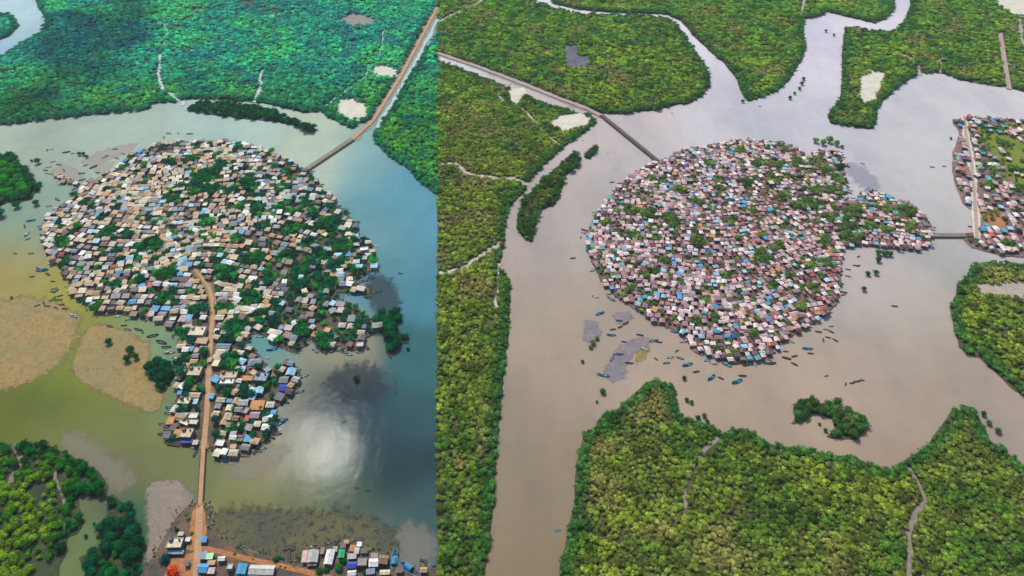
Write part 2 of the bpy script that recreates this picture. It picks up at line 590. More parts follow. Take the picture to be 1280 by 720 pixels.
def water_sheet(name, u0, u1, ctrl, sig, mat, label, tone=(1, 1, 1)):
    us = np.linspace(u0, u1, max(2, int((u1 - u0) / 7)))
    v_ = np.concatenate([np.linspace(-45, 770, 118)])
    U, Vv = np.meshgrid(us, v_)
    P = np.stack([U.ravel(), Vv.ravel()], 1)
    C = np.array(ctrl, float)
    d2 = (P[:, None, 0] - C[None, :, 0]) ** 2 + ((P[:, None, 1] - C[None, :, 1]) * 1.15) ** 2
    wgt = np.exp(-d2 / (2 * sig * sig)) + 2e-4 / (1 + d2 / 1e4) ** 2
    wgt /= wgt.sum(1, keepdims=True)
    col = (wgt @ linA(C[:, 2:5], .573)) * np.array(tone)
    W = GA(P)
    nu, nv = len(us), len(v_)
    V = np.concatenate([W, np.zeros((len(W), 1))], 1)
    idx = np.arange(nu * nv).reshape(nv, nu)
    F = np.stack([idx[1:, :-1].ravel(), idx[1:, 1:].ravel(), idx[:-1, 1:].ravel(), idx[:-1, :-1].ravel()], 1)
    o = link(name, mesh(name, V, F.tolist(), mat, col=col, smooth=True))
    tag(o, label, 'water', kind='structure')
    return o


water_sheet('river', -70, SEAM, WL, 24, MW_L, 'silty green and teal river water with painted cloud and sky reflections round the round village', (1.06, 1.06, .98))
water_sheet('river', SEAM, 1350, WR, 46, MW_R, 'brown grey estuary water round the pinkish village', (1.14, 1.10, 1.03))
# outlying water to the horizon, a little lower than the mapped river
me = mesh('estuary', [(-9000, -3000, -.6), (9000, -3000, -.6), (9000, 12000, -.6), (-9000, 12000, -.6)], [(0, 1, 2, 3)], MW_R, col=[lin((150, 150, 138))] * 4)
tag(link('estuary', me), 'wide pale estuary water beyond the two villages', 'water', kind='structure')

# ------------------------------------------------------------------ outlines (survey units)
L_TOP = [(28, -45), (50, 12), (61, 28), (52, 40), (28, 56), (0, 72), (-70, 95), (-70, 165), (0, 157), (40, 152), (85, 147), (130, 143), (185, 137), (192, 129), (218, 128), (232, 124), (250, 124),
         (290, 125), (320, 128), (345, 132), (375, 140), (395, 141), (400, 138), (410, 146), (430, 156), (440, 162), (450, 154), (463, 150), (478, 128), (500, 95), (520, 55), (SEAM, 10), (SEAM, -45)]
L_TR = [(SEAM, 40), (523, 78), (505, 108), (493, 132), (480, 150), (467, 165), (470, 178), (485, 195), (500, 205), (515, 215), (520, 224), (530, 232), (SEAM, 243)]
L_LOOP = [(-70, 10), (0, 18), (15, 20), (25, 32), (12, 45), (0, 50), (-70, 70)]
L_ISLE = [(233, 138), (245, 130), (290, 129), (320, 135), (350, 145), (372, 153), (374, 158), (385, 155), (396, 162), (390, 166), (370, 158), (345, 152), (300, 148), (260, 143)]
L_WEST = [(-70, 190), (0, 195), (15, 197), (30, 210), (45, 228), (50, 237), (42, 243), (40, 250), (15, 252), (0, 257), (-70, 275)]
L_BOT = [(-70, 545), (0, 556), (30, 556), (60, 557), (78, 565), (95, 575), (108, 582), (122, 590), (134, 607), (133, 617), (118, 622), (105, 615), (95, 622), (100, 640), (104, 655), (95, 668), (85, 672), (80, 690),
         (75, 705), (72, 730), (70, 770), (-70, 770)]
L_BOT2 = [(136, 625), (141, 619), (150, 628), (163, 635), (165, 650), (175, 655), (178, 680), (175, 720), (172, 770), (112, 770), (108, 715), (100, 697), (118, 690), (123, 685), (130, 678), (125, 660), (135, 650)]
L_BARCLUMP = [(184, 453), (195, 449), (212, 452), (216, 470), (207, 489), (197, 482), (186, 463)]
L_EASTCLUMP = [(470, 401), (478, 391), (500, 392), (502, 400), (494, 406), (500, 416), (511, 420), (511, 430), (500, 430), (492, 440), (488, 449), (483, 440), (481, 420), (471, 408)]
L_MAIN = [(55, 290), (60, 270), (75, 262), (90, 255), (100, 240), (110, 230), (130, 222), (145, 212), (160, 198), (180, 188), (205, 180), (240, 177), (280, 178), (310, 183), (335, 190), (355, 200), (372, 210), (385, 215),
          (400, 235), (415, 250), (430, 265), (440, 278), (445, 290), (450, 302), (463, 303), (466, 320), (470, 335), (455, 345), (440, 350), (450, 358), (463, 362), (460, 368), (445, 366), (425, 366), (418, 374), (425, 380), (445, 388),
          (460, 400), (472, 412), (460, 422), (452, 416), (446, 424), (457, 433), (440, 439), (424, 432), (416, 440), (402, 440), (395, 424), (388, 424), (384, 431), (372, 436), (371, 442), (360, 437), (340, 425), (322, 414), (308, 420),
          (299, 430), (310, 439), (325, 448), (333, 456), (336, 466), (348, 459), (362, 457), (374, 466), (370, 486), (364, 497), (350, 502), (342, 512), (347, 524), (340, 545), (322, 558), (314, 566), (292, 572), (275, 568), (272, 560), (250, 561),
          (211, 554), (210, 535), (212, 528), (222, 500), (222, 490), (225, 465), (228, 440), (228, 420), (212, 408), (190, 400), (165, 396), (150, 391), (132, 395), (115, 385), (100, 375), (92, 365), (90, 350), (80, 345), (75, 330), (60, 322), (55, 305)]
L_SHORE = [(150, 775), (178, 715), (196, 692), (210, 668), (222, 650), (232, 636), (240, 629), (250, 628), (262, 634), (263, 655), (272, 670), (288, 680), (305, 688), (330, 695), (352, 702), (374, 708), (377, 692), (382, 686), (400, 685), (424, 683),
           (430, 676), (446, 680), (462, 688), (488, 696), (492, 708), (520, 711), (SEAM, 713), (SEAM, 775)]
R_NW = [(SEAM, 68), (600, 85), (650, 102), (700, 125), (735, 138), (750, 142), (775, 143), (800, 139), (820, 138), (847, 130), (860, 130), (878, 120), (887, 108), (885, 90), (870, 68), (855, 45), (843, 29), (825, 22), (800, 20), (760, 20), (720, 17),
        (690, 11), (668, 3), (640, -45), (SEAM, -45)]
R_N = [(680, -45), (690, 4), (720, 12), (760, 15.5), (800, 16.5), (832, 18), (851, 26), (867, 45), (887, 64), (907, 81), (922, 100), (928, 118), (936, 127), (950, 122), (972, 113), (990, 95), (1003, 72), (1007, 58), (1003, 38), (1005, 24), (1028, 19),
       (1032, 14), (1045, 18), (1060, 21), (1080, 26), (1092, 29), (1107, 24), (1117, 12), (1122, -45)]
R_NE = [(1140, -45), (1138, 10), (1130, 28), (1120, 38), (1105, 40), (1080, 38), (1057, 33), (1055, 45), (1053, 80), (1052, 112), (1050, 125), (1035, 145), (1038, 154), (1060, 158), (1090, 161), (1095, 150), (1095, 140), (1105, 125), (1120, 110), (1135, 100),
        (1148, 92), (1175, 91), (1200, 100), (1220, 104), (1245, 108), (1260, 110), (1280, 115), (1350, 125), (1350, -45)]
R_W = [(SEAM, 76), (590, 92), (640, 112), (680, 130), (718, 140), (737, 144), (746, 153), (730, 166), (705, 184), (680, 206), (660, 228), (655, 240), (637, 257), (632, 277), (630, 302), (624, 335), (637, 350), (637, 370), (635, 411), (629, 465), (621, 547), (616, 633), (605, 720),
       (598, 775), (SEAM, 775)]
R_ISLE = [(646, 285), (648, 270), (655, 250), (665, 240), (680, 225), (695, 211), (710, 200), (720, 195), (727, 197), (722, 208), (712, 215), (705, 222), (703, 235), (692, 257), (676, 262), (672, 270), (668, 285), (664, 303), (656, 299)]
R_ISLE2 = [(730, 196), (738, 185), (748, 183), (745, 190), (737, 199)]
R_BOT = [(696, 775), (702, 705), (712, 660), (719, 632), (722, 580), (730, 545), (745, 535), (755, 520), (775, 510), (797, 490), (810, 478), (820, 475), (842, 484), (845, 510), (850, 520), (875, 530), (895, 536), (900, 545), (915, 537), (935, 537), (950, 550), (970, 558),
         (1000, 560), (1040, 570), (1070, 573), (1095, 585), (1110, 590), (1130, 578), (1150, 565), (1165, 550), (1178, 533), (1190, 515), (1210, 511), (1222, 520), (1228, 540), (1235, 550), (1250, 560), (1270, 575), (1280, 585), (1350, 620), (1350, 775)]
R_CRES = [(990, 530), (995, 520), (993, 510), (1005, 502), (1015, 498), (1025, 505), (1045, 503), (1050, 512), (1065, 515), (1080, 525), (1082, 538), (1070, 549), (1050, 548), (1034, 546), (1045, 535), (1040, 522), (1020, 516), (1005, 526)]
R_E = [(1190, 395), (1188, 385), (1195, 370), (1197, 355), (1210, 345), (1215, 332), (1235, 328), (1255, 330), (1280, 332), (1350, 335), (1350, 545), (1280, 495), (1265, 485), (1245, 465), (1225, 448), (1210, 442), (1200, 435), (1198, 425), (1195, 415)]
R_MAIN = [(735, 310), (735, 290), (745, 270), (760, 250), (775, 235), (790, 222), (815, 207), (840, 195), (865, 188), (900, 180), (940, 177), (980, 181), (1000, 189), (1010, 200), (1020, 191), (1045, 189), (1055, 205), (1052, 215), (1058, 235), (1052, 250), (1062, 257), (1078, 245), (1086, 237),
          (1105, 245), (1125, 250), (1145, 262), (1158, 275), (1161, 300), (1157, 312), (1130, 313), (1100, 310), (1075, 305), (1052, 312), (1048, 335), (1050, 355), (1045, 380), (1030, 395), (1010, 408), (990, 420), (972, 430), (968, 440), (950, 450), (920, 453), (890, 447),
          (868, 440), (862, 428), (848, 414), (838, 410), (820, 405), (800, 390), (785, 380), (770, 370), (755, 355), (745, 335)]
R_BANK = [(1192, 155), (1200, 148), (1215, 147), (1280, 151), (1350, 150), (1350, 326), (1280, 322), (1255, 320), (1235, 315), (1215, 310), (1203, 298), (1217, 290), (1217, 265), (1205, 255), (1196, 235), (1191, 215), (1192, 190), (1200, 170), (1197, 160)]


def land(name, pts, z, mat, label, cat='ground', seed=0, amp=1.3, kind='structure', skirt=1.6):
    me, _ = land_mesh(name, pts, z, mat, amp=amp, seed=seed, skirt=skirt)
    o = link(name, me)
    tag(o, label, cat, kind=kind)
    return o


for i, (pts, m_, lb) in enumerate([
        (L_TOP, M_SHORE_L, 'dark wet mud under the big teal mangrove wood at the upper left'),
        (L_TR, M_SHORE_L, 'wet mud under the mangroves right of the upper left road'),
        (L_LOOP, M_SHORE_L, 'mud of the small wooded bank inside the river loop'),
        (L_ISLE, M_SHORE_L, 'mud of the long thin mangrove islet above the left village'),
        (L_WEST, M_SHORE_G, 'mud under the green thicket at the left edge'),
        (L_BOT, M_SHORE_G, 'muddy ground under the lower left mangrove thicket'),
        (L_BOT2, M_SHORE_G, 'muddy ground under the dark thicket beside the green channel'),
        (L_BARCLUMP, M_SHORE_G, 'mud under the round mangrove clump beside the causeway'),
        (L_EASTCLUMP, M_SHORE_G, 'mud under the mangrove clump east of the left village'),
        (R_NW, M_SHORE_B, 'brown mud under the wood above the right bridge'),
        (R_N, M_SHORE_B, 'brown mud under the wood between two creeks at the top'),
        (R_NE, M_SHORE_B, 'brown mud under the wood at the upper right'),
        (R_W, M_SHORE_B, 'brown mud under the wood along the right picture\'s left bank'),
        (R_ISLE, M_SHORE_B, 'mud of the slanting mangrove islet beside the right village'),
        (R_ISLE2, M_SHORE_B, 'mud of the tiny mangrove islet below the right bridge'),
        (R_BOT, M_SHORE_B, 'brown mud under the large wood at the lower right'),
        (R_CRES, M_SHORE_B, 'mud of the crescent shaped mangrove islet'),
        (R_E, M_SHORE_B, 'mud under the wood at the right edge')]):
    land('terrain', pts, .35, m_, lb, seed=i)
land('village_ground', L_MAIN, .9, M_VIL_L, 'trodden brown earth of the left round island village', seed=31, amp=1.6)
land('shore_ground', L_SHORE, 1.0, M_VIL_L, 'brown earth of the near shore below the footbridge', seed=32)
land('village_ground', R_MAIN, .9, M_VIL_R, 'mauve earth of the right round island village', seed=33, amp=1.6)
land('bank_ground', R_BANK, .9, M_VIL_R, 'bare earth of the settlement on the right bank', seed=34)

# ------------------------------------------------------------------ mudflats, clearings, creeks, roads
for i, (nm, pts, z, m_, fade, lb) in enumerate([
        ('mudflat', [(-70, 392), (-20, 385), (20, 376), (55, 378), (75, 388), (90, 397), (93, 407), (85, 432), (65, 457), (37, 472), (0, 484), (-70, 492)], .05, M_FLAT, 9, 'broad tan speckled mudflat at the left edge'),
        ('mudflat', [(95, 465), (93, 455), (100, 440), (110, 415), (120, 407), (140, 412), (165, 420), (175, 430), (183, 430), (184, 445), (178, 455), (188, 475), (199, 490), (200, 505), (190, 512), (175, 507), (150, 495), (120, 482), (105, 476)], .05, M_FLAT, 5, 'tan mudflat with a few mangroves left of the causeway'),
        ('mudflat', [(188, 612), (196, 604), (222, 604), (230, 614), (239, 625), (226, 642), (214, 662), (204, 682), (196, 705), (190, 740), (186, 690), (190, 660), (187, 635)], .06, M_FLAT2, 4.5, 'grey brown sandbar left of the footbridge landing'),
        ('mudflat', [(270, 660), (280, 645), (310, 645), (385, 650), (402, 655), (415, 650), (450, 655), (480, 668), (496, 690), (470, 692), (430, 682), (380, 694), (345, 704), (300, 690), (280, 676)], .05, M_FLAT3, 11, 'dark weedy mudflat below the near shore houses'),
        ('mudflat', [(292, 590), (318, 573), (352, 560), (356, 566), (335, 584), (305, 592)], .04, M_FAINT, 8, 'pale sandy shoal off the end of the peninsula'),
        ('mudflat', [(64, 212), (80, 207), (95, 213), (103, 226), (92, 234), (74, 228)], .05, M_FLATP, 3, 'small pinkish mudbank with beached boats'),
        ('mudflat', [(104, 203), (118, 194), (140, 186), (168, 180), (160, 190), (138, 198), (118, 206)], .05, M_FLATP, 5, 'pinkish mudbank tapering towards the left village'),
        ('mudflat', [(118, 212), (128, 204), (142, 203), (136, 212), (124, 218)], .05, M_FLATP, 3, 'little pinkish mud patch beside the left village'),
        ('mudflat', [(272, 560), (292, 570), (312, 562), (300, 577), (282, 580), (272, 573)], .05, M_FLAT2, 2, 'grey mud apron at the tip of the peninsula'),
        ('mudflat', [(466, 345), (480, 352), (494, 372), (490, 388), (476, 386), (466, 370)], .04, M_DUSK, 9, 'dusky mud shoal beside the eastern mangrove clump'),
        ('mudflat', [(420, 470), (445, 462), (470, 470), (462, 490), (436, 492)], .04, M_DUSK, 14, 'dusky mud shoal round a lone mangrove'),
        ('mudflat', [(502, 668), (520, 664), (535, 672), (533, 700), (512, 705), (500, 690)], .04, M_FAINT, 10, 'silty shoal near the lower edge beside the seam'),
        ('mudflat', [(82, 545), (100, 552), (122, 568), (142, 585), (158, 605), (152, 608), (130, 588), (104, 568)], .03, M_FAINT, 10, 'thin pinkish silt bar in the green channel'),
        ('mudflat', [(733, 402), (745, 404), (748, 420), (742, 424), (732, 425)], .06, M_FLATV, 3, 'dark violet mud islet left of the right village'),
        ('mudflat', [(768, 395), (785, 390), (790, 398), (775, 404)], .05, M_FLATV, 3, 'faint violet mud patch near moored blue boats'),
        ('mudflat', [(758, 470), (766, 450), (780, 435), (800, 425), (812, 424), (806, 434), (790, 440), (780, 455), (776, 470), (766, 475)], .05, M_FLATV, 5, 'long violet grey mudbank below the right village'),
        ('mudflat', [(795, 452), (800, 438), (812, 434), (806, 448)], .06, M_FLAT, 2, 'small tan shell heap on the violet mudbank'),
        ('mudflat', [(1062, 205), (1075, 210), (1092, 225), (1096, 236), (1080, 232), (1066, 218)], .03, M_FAINTB, 9, 'bluish silt streak right of the right village'),
        ('clearing', [(420, 137), (426, 125), (440, 124), (455, 130), (461, 145), (453, 151), (436, 151)], .5, M_SAND, 4, 'pale sandy clearing left of the upper bridge'),
        ('clearing', [(464, 95), (470, 83), (480, 82), (497, 88), (496, 96), (480, 97)], .5, M_SAND, 4, 'pale flooded clearing beside the upper left road'),
        ('clearing', [(424, 26), (440, 17), (455, 20), (473, 26), (460, 32), (440, 33)], .5, M_FLATP, 4, 'greyish bare clearing in the upper left wood'),
        ('clearing', [(636, 112), (655, 110), (660, 118), (645, 130), (637, 125)], .5, M_SAND, 2, 'pale clearing beside the right picture road'),
        ('clearing', [(687, 155), (700, 145), (725, 142), (738, 148), (735, 157), (705, 164)], .5, M_SAND, 4, 'pale clearing beside the right bridge'),
        ('clearing', [(1073, 98), (1090, 89), (1105, 92), (1098, 110), (1095, 125), (1080, 132), (1073, 120)], .5, M_SAND, 6, 'pale salt clearing in the upper right wood'),
        ('pond', [(705, 58), (722, 56), (722, 70), (737, 70), (735, 86), (722, 84), (708, 86)], .48, M_POND, 3, 'dark violet pond in the wood above the right bridge'),
        ('lagoon', [(1216, 353), (1240, 356), (1270, 352), (1300, 356), (1290, 374), (1245, 371), (1225, 368)], .5, M_CREEK_R, 2, 'pale lagoon inside the right edge wood'),
        ('pond', [(1242, -10), (1246, 5), (1262, 17), (1290, 26), (1350, 30), (1350, -30)], .5, M_SAND, 2, 'white flooded field at the top right corner')]):
    tag(link(nm, soft_mesh(nm, pts, z, m_, fade=fade, seed=50 + i)), lb, 'mudflat' if nm == 'mudflat' else nm, kind='structure')

CREEKS_L = [([(200, 68), (200, 80), (197, 93), (203, 110), (212, 117), (222, 125), (228, 132)], 4.0), ([(328, 88), (325, 98), (328, 105), (322, 115), (318, 128)], 4.0), ([(484, 30), (478, 50), (475, 70)], 2.0),
            ([(503, 80), (480, 78), (462, 82), (457, 97), (430, 115), (408, 133)], 2.6), ([(203, 60), (206, 35), (202, 18)], 2.0), ([(18, 556), (24, 575), (27, 583), (18, 592), (13, 604)], 2.6)]
CREEKS_M = [([(70, 590), (76, 610), (82, 640), (78, 665)], 1.0)]
CREEKS_R = [([(SEAM + 2, 207), (570, 205), (585, 218), (605, 222), (640, 223), (662, 231)], 5.0), ([(SEAM + 2, 342), (565, 340), (580, 335), (600, 320), (628, 304)], 4.5), ([(637, 124), (648, 132), (660, 142), (675, 160), (702, 184)], 2.0),
            ([(628, 128), (622, 118), (632, 108), (640, 104)], 2.5), ([(1122, 66), (1138, 74), (1148, 84), (1150, 95)], 5.0), ([(898, 548), (885, 562), (868, 585), (858, 610), (853, 640)], 2.0), ([(1135, 584), (1148, 606), (1155, 625), (1142, 640), (1136, 665), (1134, 720), (1134, 770)], 3.4),
            ([(1175, 60), (1174, 92)], 2.0), ([(1000, 20), (1003, 8), (1010, -10)], 4.0), ([(1258, 79), (1275, 83), (1262, 84), (1290, 98)], 4.0), ([(1274, 24), (1276, 50), (1290, 70)], 6.0), ([(SEAM + 2, 27), (575, 14), (600, 3), (620, -20)], 7.0), ([(625, 330), (622, 345), (618, 370), (622, 385)], 2.5)]
for k, (ln, wd) in enumerate(CREEKS_L):
    me, _ = ribbon('creek', ln, wd, .45 + .004 * k, M_CREEK_L if ln[0][1] < 500 else M_FLAT2, soft=True, wob=1.3)
    tag(link('creek', me), 'narrow pale tidal creek winding through the left woods', 'creek', 'creeks of the left woods', 'structure')
me, _ = ribbon('creek', CREEKS_M[0][0], 1.4, .46, M_FLAT2, soft=True, wob=1.2)
tag(link('creek', me), 'muddy rill winding through the lower left thicket', 'creek', kind='structure')
for k, (ln, wd) in enumerate(CREEKS_R):
    me, _ = ribbon('creek', ln, wd, .45 + .004 * k, M_CREEK_R if ln[0][1] < 500 else M_CREEK_D, soft=True, wob=1.3)
    tag(link('creek', me), 'narrow pale tidal creek winding through the right woods', 'creek', 'creeks of the right woods', 'structure')

ROAD_LT = [(SEAM, 10), (520, 60), (500, 98), (478, 133), (466, 152), (440, 176)]
ROAD_LC = [(247, 780), (247, 715), (250, 660), (251, 630)]
ROAD_LC2 = [(255, 563), (259, 520), (261, 480), (263, 440), (266, 400), (266, 375), (262, 362), (254, 350), (244, 338)]
ROAD_SH = [(249, 685), (275, 691), (310, 700), (350, 708), (392, 718), (430, 728)]
ROAD_RT = [(SEAM, 67), (600, 85), (650, 104), (700, 124), (735, 137), (752, 146)]
ROAD_RB = [(1205, 146), (1207, 170), (1214, 205), (1218, 250), (1221, 300)]
ROAD_RE = [(1250, 42), (1255, 75), (1261, 112)]
for nm, ln, wd, z, m_, lb in [('road', ROAD_LT, 4.6, 1.35, M_ROAD, 'straight tan embankment road through the upper left wood'),
                              ('road', ROAD_LC, 4.6, 1.55, M_ROAD, 'tan dirt road across the near shore to the footbridge'),
                              ('road', ROAD_LC2, lambda t: 3.6 if t < .6 else 3.6 - 2.0 * (t - .6) / .4, 1.30, M_ROAD, 'tan village lane running up the peninsula'),
                              ('road', ROAD_SH, 3.4, 1.2, M_ORANGE, 'orange dirt track along the near shore'),
                              ('road', ROAD_RT, 6.0, 1.35, M_ROADG, 'straight pinkish road through the right wood to the bridge'),
                              ('road', ROAD_RB, 3.2, 1.2, M_ROADG, 'pale lane along the right bank settlement'),
                              ('road', ROAD_RE, 6.0, 1.0, M_ROADG, 'pale straight dyke track at the upper right')]:
    me, _ = ribbon('road', ln, wd, z, m_, thick=1.2)
    tag(link(nm, me), lb, 'road', kind='structure')
for ln, wd, lb in [([(SEAM, 24), (526, 66), (508, 98), (490, 130), (478, 148), (472, 160)], 5.0, 'flooded ditch along the upper left road'), ([(SEAM, 4), (522, 44), (505, 78), (495, 96)], 2.5, 'narrow wet ditch above the upper left road')]:
    me, _ = ribbon('ditch', ln, wd, .52, M_CREEK_L, soft=True, wob=.5)
    tag(link('ditch', me), lb, 'ditch', kind='structure')
for ln, wd, m_, lb in [(ROAD_LT, 9.5, M_FLATP, 'pale muddy shoulder of the upper left road'), (ROAD_RT, 9.0, M_FLATP, 'pale muddy shoulder of the right picture road'), (ROAD_RB, 6.5, M_SAND, 'sandy verge of the right bank lane'), (ROAD_LC2, 4.6, M_FLAT, 'sandy verge of the peninsula lane')]:
    me, _ = ribbon('verge', ln, wd, .96 if ln in (ROAD_RB, ROAD_LC2) else .6, m_, soft=True, wob=.001)
    tag(link('verge', me), lb, 'verge', kind='structure')
# bare yards
for i, (pts, m_, lb) in enumerate([
        ([(242, 640), (249, 632), (256, 640), (258, 668), (246, 690), (234, 688), (238, 665)], M_ORANGE, 'orange bare earth at the footbridge landing'),
        ([(214, 700), (244, 692), (244, 720), (230, 735), (206, 725)], M_ORANGE, 'orange bare yard beside the near shore road'),
        ([(214, 520), (222, 520), (224, 530), (212, 534)], M_ORANGE, 'orange yard at the water edge of the peninsula'),
        ([(262, 486), (276, 484), (277, 492), (263, 494)], M_ORANGE, 'orange yard right of the peninsula lane'),
        ([(212, 392), (222, 388), (226, 400), (220, 412), (212, 408)], M_VIL_L, 'pale landing beach beside the peninsula neck'),
        ([(226, 300), (236, 292), (238, 318), (228, 322)], M_ORANGE, 'tan clearing in the left village'),
        ([(172, 292), (190, 285), (192, 294), (178, 300)], M_ORANGE, 'tan open square in the left village'),
        ([(330, 312), (345, 305), (348, 328), (334, 332)], M_ORANGE, 'orange open ground in the left village'),
        ([(418, 384), (432, 382), (446, 394), (444, 404), (430, 398)], M_ORANGE, 'orange open ground on the eastern spur'),
        ([(420, 350), (438, 350), (446, 360), (432, 364)], M_ORANGE, 'tan open ground at the east edge'),
        ([(108, 240), (118, 238), (128, 250), (120, 254)], M_ORANGE, 'tan landing ground at the west edge'),
        ([(184, 378), (192, 376), (196, 394), (182, 396)], M_ORANGE, 'tan lane end at the south west shore'),
        ([(1226, 262), (1262, 258), (1270, 280), (1258, 300), (1234, 298)], M_ORANGE, 'orange bare ground on the right bank'),
        ([(975, 292), (992, 286), (996, 302), (980, 306)], M_ORANGE, 'reddish open ground in the right village'),
        ([(880, 338), (904, 334), (915, 344), (892, 350)], M_VIL_R, 'pinkish square in the right village'),
        ([(1052, 286), (1072, 282), (1074, 296), (1058, 300)], M_ROADG, 'pale open ground beside the eastern hamlet'),
        ([(1219, 154), (1285, 156), (1350, 156), (1350, 262), (1285, 246), (1262, 222), (1240, 206), (1224, 184)], M_MEADOW, 'yellow green marsh meadow on the right bank')]):
    me, _ = land_mesh('yard', pts, 1.06 if pts[0][1] < 600 else 1.14, m_, skirt=.8, seed=90 + i, drop=.8)
    tag(link('yard', me), lb, 'yard', kind='structure')

HOLES_L = [GA(p) for p in ([(420, 137), (426, 125), (440, 124), (455, 130), (461, 145), (453, 151), (436, 151)], [(464, 95), (470, 83), (480, 82), (497, 88), (496, 96), (480, 97)], [(424, 26), (440, 17), (455, 20), (473, 26), (460, 32), (440, 33)])]
HOLES_R = [GA(p) for p in ([(636, 112), (655, 110), (660, 118), (645, 130), (637, 125)], [(687, 155), (700, 145), (725, 142), (738, 148), (735, 157), (705, 164)], [(1073, 98), (1090, 89), (1105, 92), (1098, 110), (1095, 125), (1080, 132), (1073, 120)],
                            [(705, 58), (722, 56), (722, 70), (737, 70), (735, 86), (722, 84), (708, 86)], [(1216, 353), (1240, 356), (1270, 352), (1300, 356), (1290, 374), (1245, 371), (1225, 368)], [(1242, -10), (1246, 5), (1262, 17), (1290, 26), (1350, 30), (1350, -30)])]
LINES = [(GA(l), wd * .5 + .7) for l, wd in CREEKS_L + CREEKS_M + CREEKS_R] + [(GA(l), wd) for l, wd in ((ROAD_LT, 5.5), (ROAD_LC, 4.5), (ROAD_LC2, 3.2), (ROAD_SH, 3.0), (ROAD_RT, 5.5), (ROAD_RB, 3.0), (ROAD_RE, 5.0))] + [(GA([(SEAM, 24), (526, 66), (508, 98), (490, 130), (478, 148), (472, 160)]), 3.6)]

# ------------------------------------------------------------------ trees: crown shapes shared by all
def crown_mesh(name, seed, nleaf, flat=.72, lobes=7, leaf=.26, spread=.55):
    r = np.random.default_rng(seed)
    V, F = [], []
    cs = [(0, 0, 0, .70)]
    for k in range(lobes):
        a = 2 * math.pi * (k + r.uniform(-.3, .3)) / lobes
        d = spread * r.uniform(.75, 1.15)
        cs.append((d * math.cos(a), d * math.sin(a), r.uniform(-.18, .16), r.uniform(.30, .46)))
    for k in range(3):
        cs.append((r.uniform(-.35, .35), r.uniform(-.35, .35), r.uniform(.25, .5), r.uniform(.28, .4)))
    # inner mass: coarse blob so that a crown is not see-through in its middle
    n1, n2 = 8, 5
    for i in range(n2 + 1):
        ph = math.pi * i / n2
        for j in range(n1):
            th = 2 * math.pi * j / n1
            q = .62 * (1 + r.uniform(-.15, .15))
            V.append((q * math.sin(ph) * math.cos(th), q * math.sin(ph) * math.sin(th), q * math.cos(ph) * flat * .9))
    for i in range(n2):
        for j in range(n1):
            F.append((i * n1 + j, (i + 1) * n1 + j, (i + 1) * n1 + (j + 1) % n1, i * n1 + (j + 1) % n1))
    wts = np.array([c[3] ** 2 for c in cs])
    wts /= wts.sum()
    for _ in range(nleaf):
        c = cs[r.choice(len(cs), p=wts)]
        n = r.normal(size=3)
        n /= np.linalg.norm(n)
        if n[2] < -.45: n[2] = -n[2]
        p = np.array(c[:3]) + n * c[3] * r.uniform(.82, 1.08)
        p[2] *= flat
        m = n + r.normal(size=3) * .45
        m /= np.linalg.norm(m)
        t = np.cross(m, (r.uniform(-1, 1), r.uniform(-1, 1), r.uniform(-1, 1)))
        t /= max(np.linalg.norm(t), 1e-6)
        b = np.cross(m, t)
        s1, s2 = leaf * r.uniform(.35, .6), leaf * r.uniform(.22, .42)
        k = len(V)
        V += [tuple(p + t * s1), tuple(p + b * s2 + m * s1 * .2), tuple(p - t * s1), tuple(p - b * s2 + m * s1 * .2)]
        F.append((k, k + 1, k + 2, k + 3))
    V = [(v[0], v[1], v[2] + .74) for v in V]
    return V, F


def trunk_geo(seed):
    r = random.Random(seed)
    b = MB()
    b.tube((0, 0, 0), (r.uniform(-.05, .05), r.uniform(-.05, .05), .75), .09, .05, 6)
    for k in range(4):
        a = 2 * math.pi * k / 4 + r.uniform(-.4, .4)
        b.tube((0, 0, .45 + .08 * k), (.42 * math.cos(a), .42 * math.sin(a), .9), .045, .015, 4)
    for k in range(5):      # prop roots
        a = 2 * math.pi * k / 5 + r.uniform(-.4, .4)
        b.tube((.03 * math.cos(a), .03 * math.sin(a), .28), (.26 * math.cos(a), .26 * math.sin(a), -.02), .02, .015, 4)
    return b


scat = bpy.data.collections.new('forest_kit')      # sources of the uncountable woods, never linked to the scene
NVAR = 6
for k in range(NVAR):
    V, F = crown_mesh('tree', 100 + k, 170, flat=.4 + .05 * (k % 4), lobes=5 + k % 4, leaf=.30, spread=.68)
    b = MB()
    b.tube((0, 0, 0), (0, 0, .8), .08, .05, 4)
    n0 = len(V)
    F2 = F + [tuple(i + n0 for i in f) for f in b.F]
    me = mesh('forest_tree', V + b.V, F2, [M_LEAF, M_BARK], fmat=[0] * len(F) + [1] * len(b.F))
    scat.objects.link(bpy.data.objects.new('forest_tree_kind_%s' % 'abcdef'[k], me))
CROWN = []
for k in range(8):
    V, F = crown_mesh('crown', 200 + k, 360, flat=.66 + .07 * (k % 4), lobes=6 + k % 4, leaf=.22)
    CROWN.append(mesh('crown', V, F, M_LEAF))
TRUNK = [mesh('trunk', (t := trunk_geo(k)).V, t.F, M_BARK) for k in range(4)]

ng = bpy.data.node_groups.new('woodland', 'GeometryNodeTree')
ng.interface.new_socket('Geometry', in_out='INPUT', socket_type='NodeSocketGeometry')
ng.interface.new_socket('Geometry', in_out='OUTPUT', socket_type='NodeSocketGeometry')
N = ng.nodes
gi, go = N.new('NodeGroupInput'), N.new('NodeGroupOutput')
ci = N.new('GeometryNodeCollectionInfo')
ci.inputs['Collection'].default_value = scat
ci.inputs['Separate Children'].default_value = True
ci.inputs['Reset Children'].default_value = True
ip = N.new('GeometryNodeInstanceOnPoints')
ip.inputs['Pick Instance'].default_value = True


